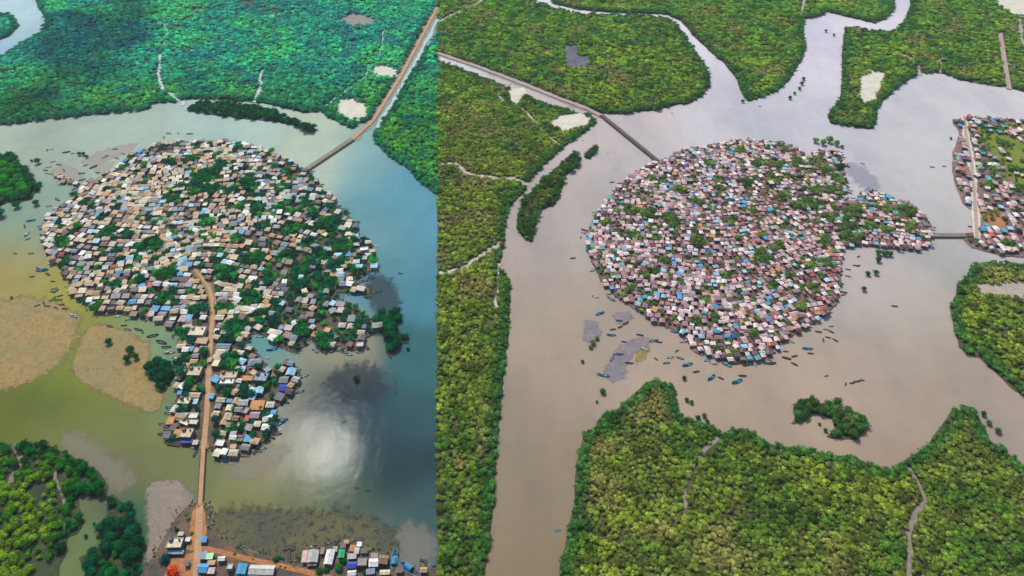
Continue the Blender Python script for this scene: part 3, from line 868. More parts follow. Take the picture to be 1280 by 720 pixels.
def named(t, nm):
    n = N.new('GeometryNodeInputNamedAttribute')
    n.data_type = t
    n.inputs['Name'].default_value = nm
    return n.outputs['Attribute']


ng.links.new(gi.outputs[0], ip.inputs['Points'])
ng.links.new(ci.outputs[0], ip.inputs['Instance'])
ng.links.new(named('INT', 'vid'), ip.inputs['Instance Index'])
cx = N.new('ShaderNodeCombineXYZ')
ng.links.new(named('FLOAT', 'rotz'), cx.inputs['Z'])
e2r = N.new('FunctionNodeEulerToRotation')
ng.links.new(cx.outputs[0], e2r.inputs[0])
ng.links.new(e2r.outputs[0], ip.inputs['Rotation'])
ng.links.new(named('FLOAT_VECTOR', 'scl'), ip.inputs['Scale'])
ng.links.new(ip.outputs[0], go.inputs[0])


def wood(name, T, label, cat='wood'):
    me = bpy.data.meshes.new(name)
    me.from_pydata([(t[0], t[1], t[5]) for t in T], [], [])
    n = len(T)
    a = me.attributes.new('vid', 'INT', 'POINT'); a.data.foreach_set('value', rng.integers(0, NVAR, n).astype(np.int32))
    a = me.attributes.new('rotz', 'FLOAT', 'POINT'); a.data.foreach_set('value', rng.uniform(0, 6.28, n).astype(np.float32))
    S = np.array([[t[2] * (t[6] if len(t) > 6 else 1)] * 3 for t in T]) * rng.uniform(.75, 1.25, (n, 3)) * np.where(rng.uniform(size=(n, 1)) < .08, 1.3, 1.0)
    a = me.attributes.new('scl', 'FLOAT_VECTOR', 'POINT'); a.data.foreach_set('vector', S.astype(np.float32).ravel())
    a = me.attributes.new('tint', 'FLOAT_COLOR', 'POINT')
    C = np.ones((n, 4), np.float32)
    C[:, :3] = [t[3] for t in T]
    a.data.foreach_set('color', C.ravel())
    me.materials.append(M_LEAF)
    o = link(name, me)
    o.modifiers.new('woodland', 'NODES').node_group = ng
    tag(o, label, cat, kind='stuff')
    return o


KL = 1.75        # leaf reflectance that gives the seen colour once crowns shade themselves


def hexpts(W, s, jit=.5):
    x0, y0 = W.min(0)
    x1, y1 = W.max(0)
    ys = np.arange(y0, y1, s * .87)
    P = []
    for i, y in enumerate(ys):
        xs = np.arange(x0 + (i % 2) * s / 2, x1, s)
        P.append(np.stack([xs, np.full(len(xs), y)], 1))
    P = np.concatenate(P)
    P = P + rng.uniform(-jit, jit, P.shape) * s
    return P


def keep_clear(P, holes, extra=0):
    k = np.ones(len(P), bool)
    for h in holes: k &= ~inpoly(P, h)
    for l, d in LINES: k &= dline(P, l) > d + extra
    return k


def lerp(a, b, t):
    return np.asarray(a)[None, :] * (1 - t[:, None]) + np.asarray(b)[None, :] * t[:, None]


def forest_tint(zone, P, UV, de):
    """species colour, with haze blue painted into the far left wood: patches of yellow-green and darker stands, dark rim trees along the water"""
    n1 = fbm(P[:, 0] * .018, P[:, 1] * .018, 5)
    n2 = fbm(P[:, 0] * .05, P[:, 1] * .05, 15)
    rnd = rng.uniform(0, 1, len(P))
    u, v = UV[:, 0], UV[:, 1]
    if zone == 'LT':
        far = np.clip((150 - v) / 75, 0, 1)  # leaves turn bluer with distance: haze painted into their colour
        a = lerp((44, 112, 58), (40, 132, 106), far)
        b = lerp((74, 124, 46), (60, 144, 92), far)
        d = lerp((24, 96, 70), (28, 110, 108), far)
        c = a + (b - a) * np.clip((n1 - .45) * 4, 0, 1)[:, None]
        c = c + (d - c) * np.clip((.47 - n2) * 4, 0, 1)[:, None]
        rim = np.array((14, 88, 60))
    elif zone == 'LB':
        w_ = np.clip((n1 - .42) * 5, 0, 1) * np.clip((105 - u) / 50, 0, 1)
        c = lerp((30, 96, 18), (104, 128, 26), w_)
        c = c + (np.array((10, 74, 22)) - c) * np.clip((.5 - n2) * 3, 0, 1)[:, None]
        rim = np.array((8, 76, 26))
    elif zone == 'LW':
        c = lerp((16, 104, 36), (52, 138, 30), np.clip((n1 - .4) * 4, 0, 1))
        rim = np.array((8, 80, 44))
    elif zone == 'LC':
        c = lerp((10, 84, 38), (20, 96, 34), n1)
        rim = np.array((8, 74, 46))
    else:
        far = np.clip((200 - v) / 200, 0, 1)
        a = lerp((90, 104, 38), (86, 118, 34), far)
        b = lerp((114, 124, 38), (114, 138, 34), far)
        c = a + (b - a) * np.clip((n1 - .5) * 3, 0, .65)[:, None]
        d = lerp((64, 92, 28), (56, 106, 44), far)
        c = c + (d - c) * np.clip((.48 - n2) * 4.5, 0, 1)[:, None]
        n4 = fbm(P[:, 0] * .14, P[:, 1] * .14, 35)
        c = c * (1 - .3 * np.clip((.5 - n4) * 4, 0, 1))[:, None]
        br = np.clip((fbm(P[:, 0] * .03, P[:, 1] * .03, 77) - .58) * 6, 0, .7)
        c = c + (np.array((112, 104, 60)) - c) * br[:, None]
        rim = np.array((42, 80, 34))
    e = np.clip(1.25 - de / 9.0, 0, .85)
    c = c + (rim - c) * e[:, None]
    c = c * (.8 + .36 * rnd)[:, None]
    return linA(np.clip(c, 3, 235), KL * {'LT': 1.38, 'R': 1.4, 'RD': 1.0, 'LB': .95}.get(zone, .8))


TREES = []      # (x, y, r, tint, zone, z)


def grow(zone, key, poly, s, r, holes, z=.3, gap=None, jit=.5, wobble=.4):
    W = GA(poly)
    P = hexpts(W, s, jit)
    P = P[inpoly(P, W)]
    P = P[keep_clear(P, holes)]
    UV = GI(P)
    ok = (UV[:, 0] > -30) & (UV[:, 0] < 1310) & (UV[:, 1] > -25) & (UV[:, 1] < 752)
    P, UV = P[ok], UV[ok]
    if gap is not None:
        ok = gap(P, UV)
        P, UV = P[ok], UV[ok]
    edge = [(a, b) for a, b in poly if True]
    Wd = [tuple(x) for x in GA(edge)]
    de = dline(P, Wd, closed=True)
    # outer frame edges and the seam are not shores
    de = np.where((abs(UV[:, 0] - SEAM) < 10), 30, de)
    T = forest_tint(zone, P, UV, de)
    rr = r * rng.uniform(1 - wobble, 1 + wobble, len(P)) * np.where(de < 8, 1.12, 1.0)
    return [(P[i, 0], P[i, 1], rr[i], tuple(T[i]), key, z) for i in range(len(P))]


def gap_lt(P, UV):
    n = fbm(P[:, 0] * .035, P[:, 1] * .035, 21)
    sp = np.exp(-(((UV[:, 0] - 300) / 150) ** 2 + ((UV[:, 1] - 15) / 45) ** 2))
    return rng.uniform(0, 1, len(P)) > np.clip((n - .5) * 2.6, 0, .8) * sp + .02


def gap_lb(P, UV):
    n = fbm(P[:, 0] * .06, P[:, 1] * .06, 23)
    return n < .66 - .16 * np.clip((UV[:, 1] - 600) / 100, 0, 1)


def gap_c(P, UV):
    return fbm(P[:, 0] * .07, P[:, 1] * .07, 29) < .62


def gap_r(P, UV):
    return rng.uniform(0, 1, len(P)) > .03 + .22 * np.clip((fbm(P[:, 0] * .05, P[:, 1] * .05, 41) - .5) * 5, 0, 1)


WOODS = [
    ('LT', 'left_top', L_TOP, 4.3, 2.75, HOLES_L, gap_lt, 'dense teal green mangrove wood filling the upper left'),
    ('LT', 'left_road', L_TR, 4.3, 2.75, HOLES_L, gap_lt, 'green mangrove wood on the right of the upper left road'),
    ('LT', 'left_loop', L_LOOP, 4.5, 2.9, [], None, 'small teal wood inside the river loop at the top left corner'),
    ('R', 'right_nw', R_NW, 3.9, 2.7, HOLES_R, gap_r, 'olive green wood between the right road and the upper creek'),
    ('R', 'right_n', R_N, 3.9, 2.7, HOLES_R, gap_r, 'olive green wood between the two creeks at the top'),
    ('R', 'right_ne', R_NE, 3.9, 2.7, HOLES_R, gap_r, 'olive green wood filling the upper right corner'),
    ('R', 'right_w', R_W, 2.9, 2.05, HOLES_R, gap_r, 'olive green wood along the bank beside the seam'),
    ('R', 'right_bottom', R_BOT, 2.6, 1.85, HOLES_R, gap_r, 'large olive green wood along the lower right shore'),
    ('R', 'right_e', R_E, 3.3, 2.3, HOLES_R, gap_r, 'green wood with a pale lagoon at the right edge'),
]
woods = {}
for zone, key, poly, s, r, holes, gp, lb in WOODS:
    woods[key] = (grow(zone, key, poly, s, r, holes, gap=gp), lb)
# clumps whose trees can be told apart
SINGLES = []
SINGLES += grow('LB', 'bottom left thicket', L_BOT, 4.9, 2.9, [], gap=gap_lb, wobble=.35)
SINGLES += grow('LC', 'dark thicket by the green channel', L_BOT2, 5.2, 3.5, [], gap=gap_c, wobble=.3)
SINGLES += grow('LC', 'round clump beside the causeway', L_BARCLUMP, 4.6, 3.6, [])
SINGLES += grow('LC', 'clump east of the left village', L_EASTCLUMP, 4.8, 3.6, [])
SINGLES += grow('LW', 'thicket at the left edge', L_WEST, 5.0, 3.8, [])
SINGLES += grow('LC', 'thin islet above the left village', L_ISLE, 5.0, 3.4, [])
SINGLES += grow('RD', 'slanting islet beside the right village', R_ISLE, 4.4, 3.0, [])
SINGLES += grow('RD', 'tiny islet below the right bridge', R_ISLE2, 4.4, 3.0, [])
SINGLES += grow('RD', 'crescent islet', R_CRES, 4.0, 2.9, [])


def lone(u, v, rpx, c, key, z=.0, jit=.12):
    x, y = G(u, v)
    cc = np.array(c, float) * random.uniform(1 - jit, 1 + jit)
    return (x, y, rpx * mpp(v), tuple(linA(np.clip(cc, 0, 255), KL * .75)), key, z)


DG = (12, 84, 36)
LONE = []
for u, v, rp, c, lb in [
        (137, 429, 5.5, DG, 'lone round mangrove on the tan mudflat'), (164, 440, 7, DG, 'largest of three mangroves on the tan mudflat'), (160, 451, 6, DG, 'lower left of three mangroves on the tan mudflat'), (171, 448, 5, DG, 'slim right one of three mangroves on the tan mudflat'),
        (446, 475, 5, (10, 70, 44), 'lone mangrove on the dusky shoal'), (510, 437, 3, (10, 70, 50), 'small mangrove right of the eastern clump'), (22, 259, 6, (8, 78, 46), 'lone mangrove just below the left edge thicket'), (46, 256, 5, (14, 84, 50), 'dark mangrove beside the pink mud at the left'), (2, 270, 8, (8, 84, 46), 'mangrove cut by the left border below the thicket'),
        (48, 204, 5.5, (16, 92, 62), 'round mangrove standing in the river near moored boats'), (40, 202, 2, (10, 76, 56), 'tiny mangrove beside the round one in the river'), (22, 208, 3.5, (16, 96, 60), 'small mangrove above the left edge thicket'), (100, 194, 3.5, (12, 82, 62), 'left of three mangroves on the upper mudbank'), (105, 194, 3.2, (12, 82, 62), 'middle of three mangroves on the upper mudbank'), (109, 197, 3, (10, 76, 62), 'right of three mangroves on the upper mudbank'),
        (51, 232, 4, (20, 100, 40), 'mangrove at the tip of the left edge thicket'), (15, 373, 2.5, (40, 96, 40), 'tiny bush in the yellowish shallows'), (118, 655, 2.2, (24, 90, 30), 'tiny mangrove in the muddy side creek'), (108, 671, 3.2, (20, 88, 30), 'small mangrove in the muddy side creek'), (122, 672, 2, (20, 88, 30), 'least mangrove beside the dark thicket'),
        (208, 701, 8, (14, 78, 66), 'dark bluish tree behind the cream block on the near shore'), (218, 718, 10, (196, 66, 28), 'flame tree with bright red blossom on the near shore'), (222, 664, 3.5, (16, 60, 30), 'dark bush on the bank above the cream block'), (236, 650, 4, (92, 110, 36), 'olive bush left of the footbridge landing'), (240, 668, 3.6, (92, 108, 40), 'olive bush beside the near shore road'), (233, 644, 3.2, (96, 116, 40), 'pale olive bush above the sandbar'),
        (294, 694, 2.8, (30, 74, 26), 'small bush on the near shore embankment'), (346, 701, 5, (26, 84, 36), 'green tree left of the timber dock'), (350, 698, 3.5, (34, 92, 36), 'small tree touching the timber dock'),
        (400, 716, 6, (28, 92, 40), 'leafy tree between the near shore houses'), (408, 714, 5, (20, 84, 40), 'dark tree below the long white house'), (424, 711, 6.5, (36, 104, 40), 'leafy tree beside the green roof'), (430, 703, 5.5, (20, 84, 40), 'dark tree right of the green roof'), (457, 718, 5, (30, 96, 40), 'tree below the grey near shore house'),
        (753, 491, 5, (48, 92, 40), 'mangrove standing alone left of the lower right wood'), (746, 503, 2.2, (44, 86, 42), 'tiny mangrove left of the lower right wood'), (754, 524, 3, (48, 90, 40), 'small mangrove touching the lower right wood'), (754, 534, 2, (48, 90, 40), 'least mangrove at the edge of the lower right wood'), (855, 474, 4, (46, 92, 40), 'mangrove standing alone above the lower right wood'),
        (858, 501, 3.5, (44, 90, 40), 'left of a pair of mangroves right of the wooded point'), (864, 504, 3.5, (44, 90, 40), 'right of a pair of mangroves right of the wooded point'), (872, 524, 4.5, (40, 88, 36), 'left mangrove of the trio off the wooded point'), (880, 521, 4, (40, 88, 36), 'upper mangrove of the trio off the wooded point'), (884, 528, 3.5, (40, 88, 36), 'right mangrove of the trio off the wooded point'),
        (1228, 519, 4.5, (42, 90, 42), 'mangrove standing alone right of the rounded wood'), (1235, 530, 4.5, (48, 96, 42), 'mangrove below the lone one right of the rounded wood'), (1246, 540, 5, (48, 96, 42), 'mangrove off the right shore of the rounded wood'), (1024, 531, 2.5, (44, 90, 42), 'tiny mangrove inside the crescent islet'), (1031, 539, 3.5, (44, 90, 42), 'small mangrove in the opening of the crescent islet'),
        (1019, 178, 5, (84, 128, 46), 'left mangrove of the clump above the right village'), (1028, 181, 5, (84, 128, 46), 'low mangrove of the clump above the right village'), (1036, 178, 6, (84, 128, 46), 'tall mangrove of the clump above the right village'), (1045, 182, 4.5, (84, 128, 46), 'right mangrove of the clump above the right village'), (1052, 185, 3, (40, 84, 46), 'small mangrove beside the clump above the right village'),
        (1049, 213, 7, (30, 84, 44), 'dark round tree at the right village upper corner'), (1097, 318, 5, (44, 88, 40), 'upper left mangrove below the eastern hamlet'), (1105, 319, 5.5, (40, 86, 40), 'middle mangrove below the eastern hamlet'), (1112, 320, 4.5, (40, 86, 40), 'right mangrove below the eastern hamlet'), (1097, 327, 4.5, (44, 88, 40), 'lower left mangrove below the eastern hamlet'),
        (1084, 344, 4, (44, 86, 44), 'left of two mangroves right of the village'), (1094, 343, 4.5, (40, 84, 42), 'right of two mangroves right of the village'), (1079, 363, 4.5, (40, 80, 44), 'lowest lone mangrove right of the village'), (741, 430, 4.5, (92, 112, 48), 'olive bush on the violet mud islet'), (746, 424, 3.5, (96, 114, 48), 'small olive bush on the violet mud islet'), (738, 435, 3.5, (88, 106, 48), 'lower olive bush on the violet mud islet'),
        (728, 453, 2.8, (70, 74, 44), 'tiny dark mangrove below the violet mud islet'), (1032, 40, 2.5, (70, 86, 76), 'left tiny mangrove in the upper creek'), (1042, 45, 2.5, (70, 86, 76), 'right tiny mangrove in the upper creek'), (1188, 174, 2.2, (40, 70, 50), 'tiny mangrove off the right bank'), (928, 128, 3, (50, 96, 50), 'mangrove at the point between the two creeks'),
        (1004, 100, 3, (50, 94, 44), 'top mangrove of the line in the broad creek'), (1002, 106, 3.2, (50, 94, 44), 'second mangrove of the line in the broad creek'), (999, 112, 3, (50, 94, 44), 'third mangrove of the line in the broad creek'), (993, 118, 2.8, (50, 94, 44), 'fourth mangrove of the line in the broad creek'), (987, 124, 3, (40, 84, 50), 'lowest mangrove of the line in the broad creek')]:
    LONE.append((lone(u, v, rp, c, lb), lb))
# village trees: blobs (u, v, radius)
BL_L = [(260, 222, 15), (222, 252, 7), (260, 280, 10), (135, 295, 10), (160, 297, 6), (190, 310, 15), (210, 345, 10), (82, 307, 7), (147, 317, 7), (95, 290, 5), (272, 197, 6), (240, 202, 7), (215, 205, 6), (110, 255, 4), (177, 212, 4), (250, 240, 12), (270, 240, 8),
        (277, 210, 6), (312, 232, 9), (322, 267, 9), (352, 262, 8), (377, 257, 6), (405, 285, 12), (430, 310, 11), (400, 325, 13), (317, 327, 13), (355, 325, 9), (285, 345, 13), (375, 342, 11), (445, 305, 5), (382, 307, 9), (355, 217, 6), (290, 240, 6), (340, 350, 9), (330, 285, 7), (365, 290, 7), (300, 300, 6), (420, 335, 9), (300, 262, 7), (390, 270, 6),
        (310, 375, 11), (295, 413, 10), (290, 453, 11), (377, 413, 11), (407, 428, 11), (405, 360, 11), (400, 397, 5), (462, 415, 7), (377, 358, 9), (280, 387, 7), (310, 489, 7), (285, 494, 6), (210, 345, 10), (175, 352, 7), (207, 378, 9), (145, 360, 7), (250, 390, 9), (232, 418, 5), (232, 424, 5), (235, 450, 6), (257, 446, 5), (235, 480, 6), (254, 490, 6), (230, 513, 6), (120, 387, 3),
        (270, 530, 6), (301, 537, 6), (254, 512, 5), (308, 497, 5), (266, 470, 4), (232, 471, 5), (252, 458, 5), (330, 395, 7), (350, 380, 6), (345, 405, 5), (272, 486, 4), (300, 497, 5), (318, 497, 4), (280, 430, 4), (293, 425, 8), (295, 466, 5), (270, 545, 4), (262, 505, 4), (228, 461, 5)]
BL_R = [(850, 240, 6), (947, 205, 7), (997, 205, 7), (965, 227, 6), (977, 247, 6), (1015, 255, 8), (997, 260, 7), (837, 277, 10), (807, 270, 7), (952, 325, 10), (975, 312, 6), (1057, 300, 7), (872, 305, 6), (910, 280, 4), (1047, 227, 5), (900, 237, 4), (925, 192, 5), (885, 207, 5), (790, 265, 7), (790, 297, 6), (1084, 285, 7), (1134, 290, 7), (1137, 268, 5), (1120, 280, 4),
        (870, 402, 5), (942, 420, 6), (962, 360, 5), (787, 365, 5), (895, 400, 4), (1015, 362, 5), (1010, 337, 4), (830, 330, 4), (1035, 275, 6), (1028, 300, 5), (1100, 265, 4), (905, 345, 3), (1020, 240, 6), (940, 265, 4), (770, 320, 3), (1000, 385, 4), (815, 225, 4), (1062, 272, 8), (1058, 287, 8), (1070, 262, 6), (1072, 300, 5), (1030, 215, 6), (1040, 240, 6), (985, 222, 5), (930, 230, 5), (870, 255, 5), (820, 300, 4), (760, 280, 4), (880, 375, 4), (920, 300, 4), (1030, 330, 5), (850, 350, 4), (985, 345, 5), (940, 380, 4), (805, 345, 4), (1105, 290, 5), (1125, 262, 4)]
BL_B = [(1225, 178, 5), (1240, 215, 7), (1222, 205, 4), (1250, 180, 5), (1232, 235, 6), (1270, 215, 8), (1258, 305, 6), (1216, 240, 4), (1275, 240, 6), (1265, 310, 6), (1215, 303, 4)]


def blob_trees(bl, s, r, key, tone, z=.85):
    out = []
    for (u, v, rp) in bl:
        x, y = G(u, v)
        R = rp * mpp(v) * 1.08
        P = hexpts(np.array([[x - R, y - R * 1.1], [x + R, y + R * 1.1]]), s, .45)
        P = P[((P[:, 0] - x) ** 2 + ((P[:, 1] - y) / 1.1) ** 2) < (R * .95) ** 2]
        if len(P) == 0: P = np.array([[x, y]])
        P = P[keep_clear(P, [])]
        for p in P:
            c = np.array(tone[random.randrange(len(tone))]) * random.uniform(.85, 1.2)
            out.append((p[0], p[1], r * random.uniform(.7, 1.25), tuple(linA(np.clip(c, 0, 255), KL * .9)), key, z, 1.3))
    return out


VT = blob_trees(BL_L, 4.3, 3.2, 'left village', [(22, 92, 44), (16, 78, 46), (44, 112, 40), (14, 72, 52), (30, 96, 40)])
VT += blob_trees([(u, v, r * 1.2) for u, v, r in BL_R], 3.8, 2.7, 'right village', [(74, 102, 44), (88, 112, 50), (60, 94, 42), (96, 116, 50), (84, 96, 56)])
VT += blob_trees(BL_B, 4.2, 2.5, 'right bank', [(70, 108, 40), (92, 120, 40), (56, 90, 46)])


def plant_tree(t, label, group=None):
    root = link('mangrove_tree', None, loc=(t[0], t[1], t[5] - .05), rz=random.uniform(0, 6.28))
    tag(root, label, 'tree', group)
    s = t[2]
    k = random.choice(CROWN)
    tr = link('trunk', random.choice(TRUNK), root)
    cr = link('crown', k, root)
    cr['tint'] = [float(x) for x in t[3]]
    tr.scale = (s, s, s)
    h = t[6] if len(t) > 6 else 1
    cr.scale = (s, s * random.uniform(.9, 1.1), s * h * random.uniform(.9, 1.1))
    return root


for t, lb in LONE:
    plant_tree(t, lb)
# of the clump and village trees, the ones that show largest become single trees
POOL = SINGLES + VT
DEP = lambda t: t[1] * CP + CAM_H * SP
uvp = GI([(t[0], t[1]) for t in POOL])
vis = [(t[2] / DEP(t), i) for i, t in enumerate(POOL) if -4 < uvp[i][0] < 1280 and 0 < uvp[i][1] < 724]
vis.sort(reverse=True)
single = set(i for _, i in vis[:300 - len(LONE)])
ORD = ['first', 'second', 'third', 'fourth', 'fifth', 'sixth', 'seventh', 'eighth', 'ninth', 'tenth', 'eleventh', 'twelfth', 'thirteenth', 'fourteenth', 'fifteenth', 'sixteenth', 'seventeenth', 'eighteenth', 'nineteenth', 'twentieth']


def ordinal(k):
    return ORD[k] if k < 20 else ('twenty-', 'thirty-', 'forty-', 'fifty-')[(k + 1) // 10 - 2] + ORD[(k + 1) % 10 - 1] if (k + 1) % 10 else ('', '', 'twentieth', 'thirtieth', 'fortieth', 'fiftieth')[(k + 1) // 10]


TL = {'bottom left thicket': 'mangrove in lower left thicket', 'dark thicket by the green channel': 'dark mangrove by the muddy side creek', 'round clump beside the causeway': 'dark mangrove in clump left of peninsula', 'clump east of the left village': 'dark mangrove in eastern water clump',
      'thicket at the left edge': 'bright mangrove in left edge thicket', 'thin islet above the left village': 'mangrove on thin upper islet', 'slanting islet beside the right village': 'mangrove on slanting islet', 'tiny islet below the right bridge': 'mangrove on tiny islet below right bridge',
      'crescent islet': 'mangrove on the crescent islet', 'left village': 'leafy tree among left village houses', 'right village': 'olive tree among right village huts', 'right bank': 'olive tree among right bank houses'}
rest, chosen = {}, {}
for i, t in enumerate(POOL):
    if i in single: chosen.setdefault(t[4], []).append((uvp[i][1], uvp[i][0], t))
    else: rest.setdefault(t[4], []).append(t)
for key, L in chosen.items():       # told apart by their row and place in the clump
    L.sort(key=lambda q: q[0])
    nrow = max(1, int(round(math.sqrt(len(L) / 1.6))))
    per = math.ceil(len(L) / nrow)
    for a in range(0, len(L), per):
        row = sorted(L[a:a + per], key=lambda q: q[1])
        for k, q in enumerate(row):
            plant_tree(q[2], TL[key] + f', {ordinal(k)} from left in {ordinal(a // per)} row down', 'trees of the ' + key)
for key, (T, lb) in woods.items():
    wood('mangrove_wood', T, lb)
for key, T in rest.items():
    wood('tree_belt', T, 'mass of smaller trees: ' + key if 'village' not in key else 'mass of smaller trees between the houses of the ' + key, 'trees')

# ------------------------------------------------------------------ houses
PAL = {'cream': (226, 212, 178), 'beige': (204, 186, 152), 'tan': (196, 158, 112), 'brown': (142, 112, 88), 'white': (236, 236, 228), 'pale grey': (196, 192, 184), 'grey': (150, 146, 142), 'dark grey': (104, 102, 104), 'slate blue': (128, 146, 160),
       'pale blue': (160, 206, 226), 'sky blue': (78, 164, 208), 'cobalt blue': (40, 74, 168), 'orange': (206, 138, 74), 'red': (176, 76, 60), 'plum': (116, 86, 98), 'dark brown': (92, 76, 66), 'green': (40, 168, 110), 'teal': (84, 170, 168), 'pink': (222, 184, 176), 'mauve': (190, 156, 158),
       'dusky mauve': (158, 122, 130), 'pale pink': (234, 212, 206), 'maroon': (124, 56, 56), 'rose brown': (176, 124, 112), 'mint': (176, 232, 176)}
WALLC = [(186, 172, 148), (160, 146, 124), (130, 120, 108), (110, 106, 104), (190, 184, 172), (92, 112, 128), (78, 94, 112), (140, 112, 94)]


def house_geo(w, d, h, kind, rise, ov=.35, ridge_x=True):
    """walls and roof around the local origin; returns (wall MB, roof MB, ridge MB or None)"""
    wb, rb, cap = MB(), MB(), None
    x, y = w / 2, d / 2
    wb.box(-x, x, -y, y, -1.3, h)
    X, Y, e = x + ov, y + ov, h - .06
    if kind == 'flat':
        wb = MB()
        wb.box(-x, x, -y, y, -1.3, h - .02)
        rb.box(-x - .15, x + .15, -y - .15, y + .15, h - .05, h + .16)
        t = .18
        z1 = h + .16 + .45
        X2, Y2 = x + .1, y + .1
        rb.box(-X2, X2, -Y2, -Y2 + t, h + .158, z1)
        rb.box(-X2, X2, Y2 - t, Y2, h + .158, z1)
        rb.box(-X2, -X2 + t, -Y2 + t, Y2 - t, h + .158, z1 - .002)
        rb.box(X2 - t, X2, -Y2 + t, Y2 - t, h + .158, z1 - .002)
    elif kind == 'shed':
        r = rise * .8
        rb.add([(-X, -Y, e), (X, -Y, e), (X, Y, e), (-X, Y, e), (-X, -Y, e + .12), (X, -Y, e + .12), (X, Y, e + r), (-X, Y, e + r)],
               [(0, 3, 2, 1), (4, 5, 6, 7), (0, 1, 5, 4), (1, 2, 6, 5), (2, 3, 7, 6), (3, 0, 4, 7)])
    else:
        ins = .0 if kind == 'gable' else min(w, d) * .42
        z2 = e + .1
        base = [(-X, -Y, e), (X, -Y, e), (X, Y, e), (-X, Y, e), (-X, -Y, z2), (X, -Y, z2), (X, Y, z2), (-X, Y, z2)]
        if ridge_x:
            V = base + [(-X + ins, 0, z2 + rise), (X - ins, 0, z2 + rise)]
            F = [(0, 3, 2, 1), (0, 1, 5, 4), (1, 2, 6, 5), (2, 3, 7, 6), (3, 0, 4, 7), (4, 5, 9, 8), (6, 7, 8, 9), (5, 6, 9), (7, 4, 8)]
            cap = MB(); cap.box(-X + ins, X - ins, -.14, .14, z2 + rise - .05, z2 + rise + .06)
        else:
            V = base + [(0, -Y + ins, z2 + rise), (0, Y - ins, z2 + rise)]
            F = [(0, 3, 2, 1), (0, 1, 5, 4), (1, 2, 6, 5), (2, 3, 7, 6), (3, 0, 4, 7), (4, 5, 8), (5, 6, 9, 8), (6, 7, 9), (7, 4, 8, 9)]
            cap = MB(); cap.box(-.14, .14, -Y + ins, Y - ins, z2 + rise - .05, z2 + rise + .06)
        rb.add(V, F)
    return wb, rb, cap


def uv_of(m, ox, oy, ridge_x):
    out = []
    for f in m.F:
        for i in f:
            p = m.V[i]
            out.append((p[0] + ox, p[1] + oy) if ridge_x else (p[1] + ox, p[0] + oy))
    return out


HOUSES = []      # dict(x,y,z,rz,w,d,h,kind,rise,rx,roof,wall,place,hand)


def add_house(x, y, z, rz, w, d, h, kind, rise, rx, roof, place, wall=None):
    HOUSES.append(dict(x=x, y=y, z=z, rz=rz, w=w, d=d, h=h, kind=kind, rise=rise, rx=rx, roof=roof, place=place, wall=wall or random.choice(WALLC), tone=random.uniform(.86, 1.1)))


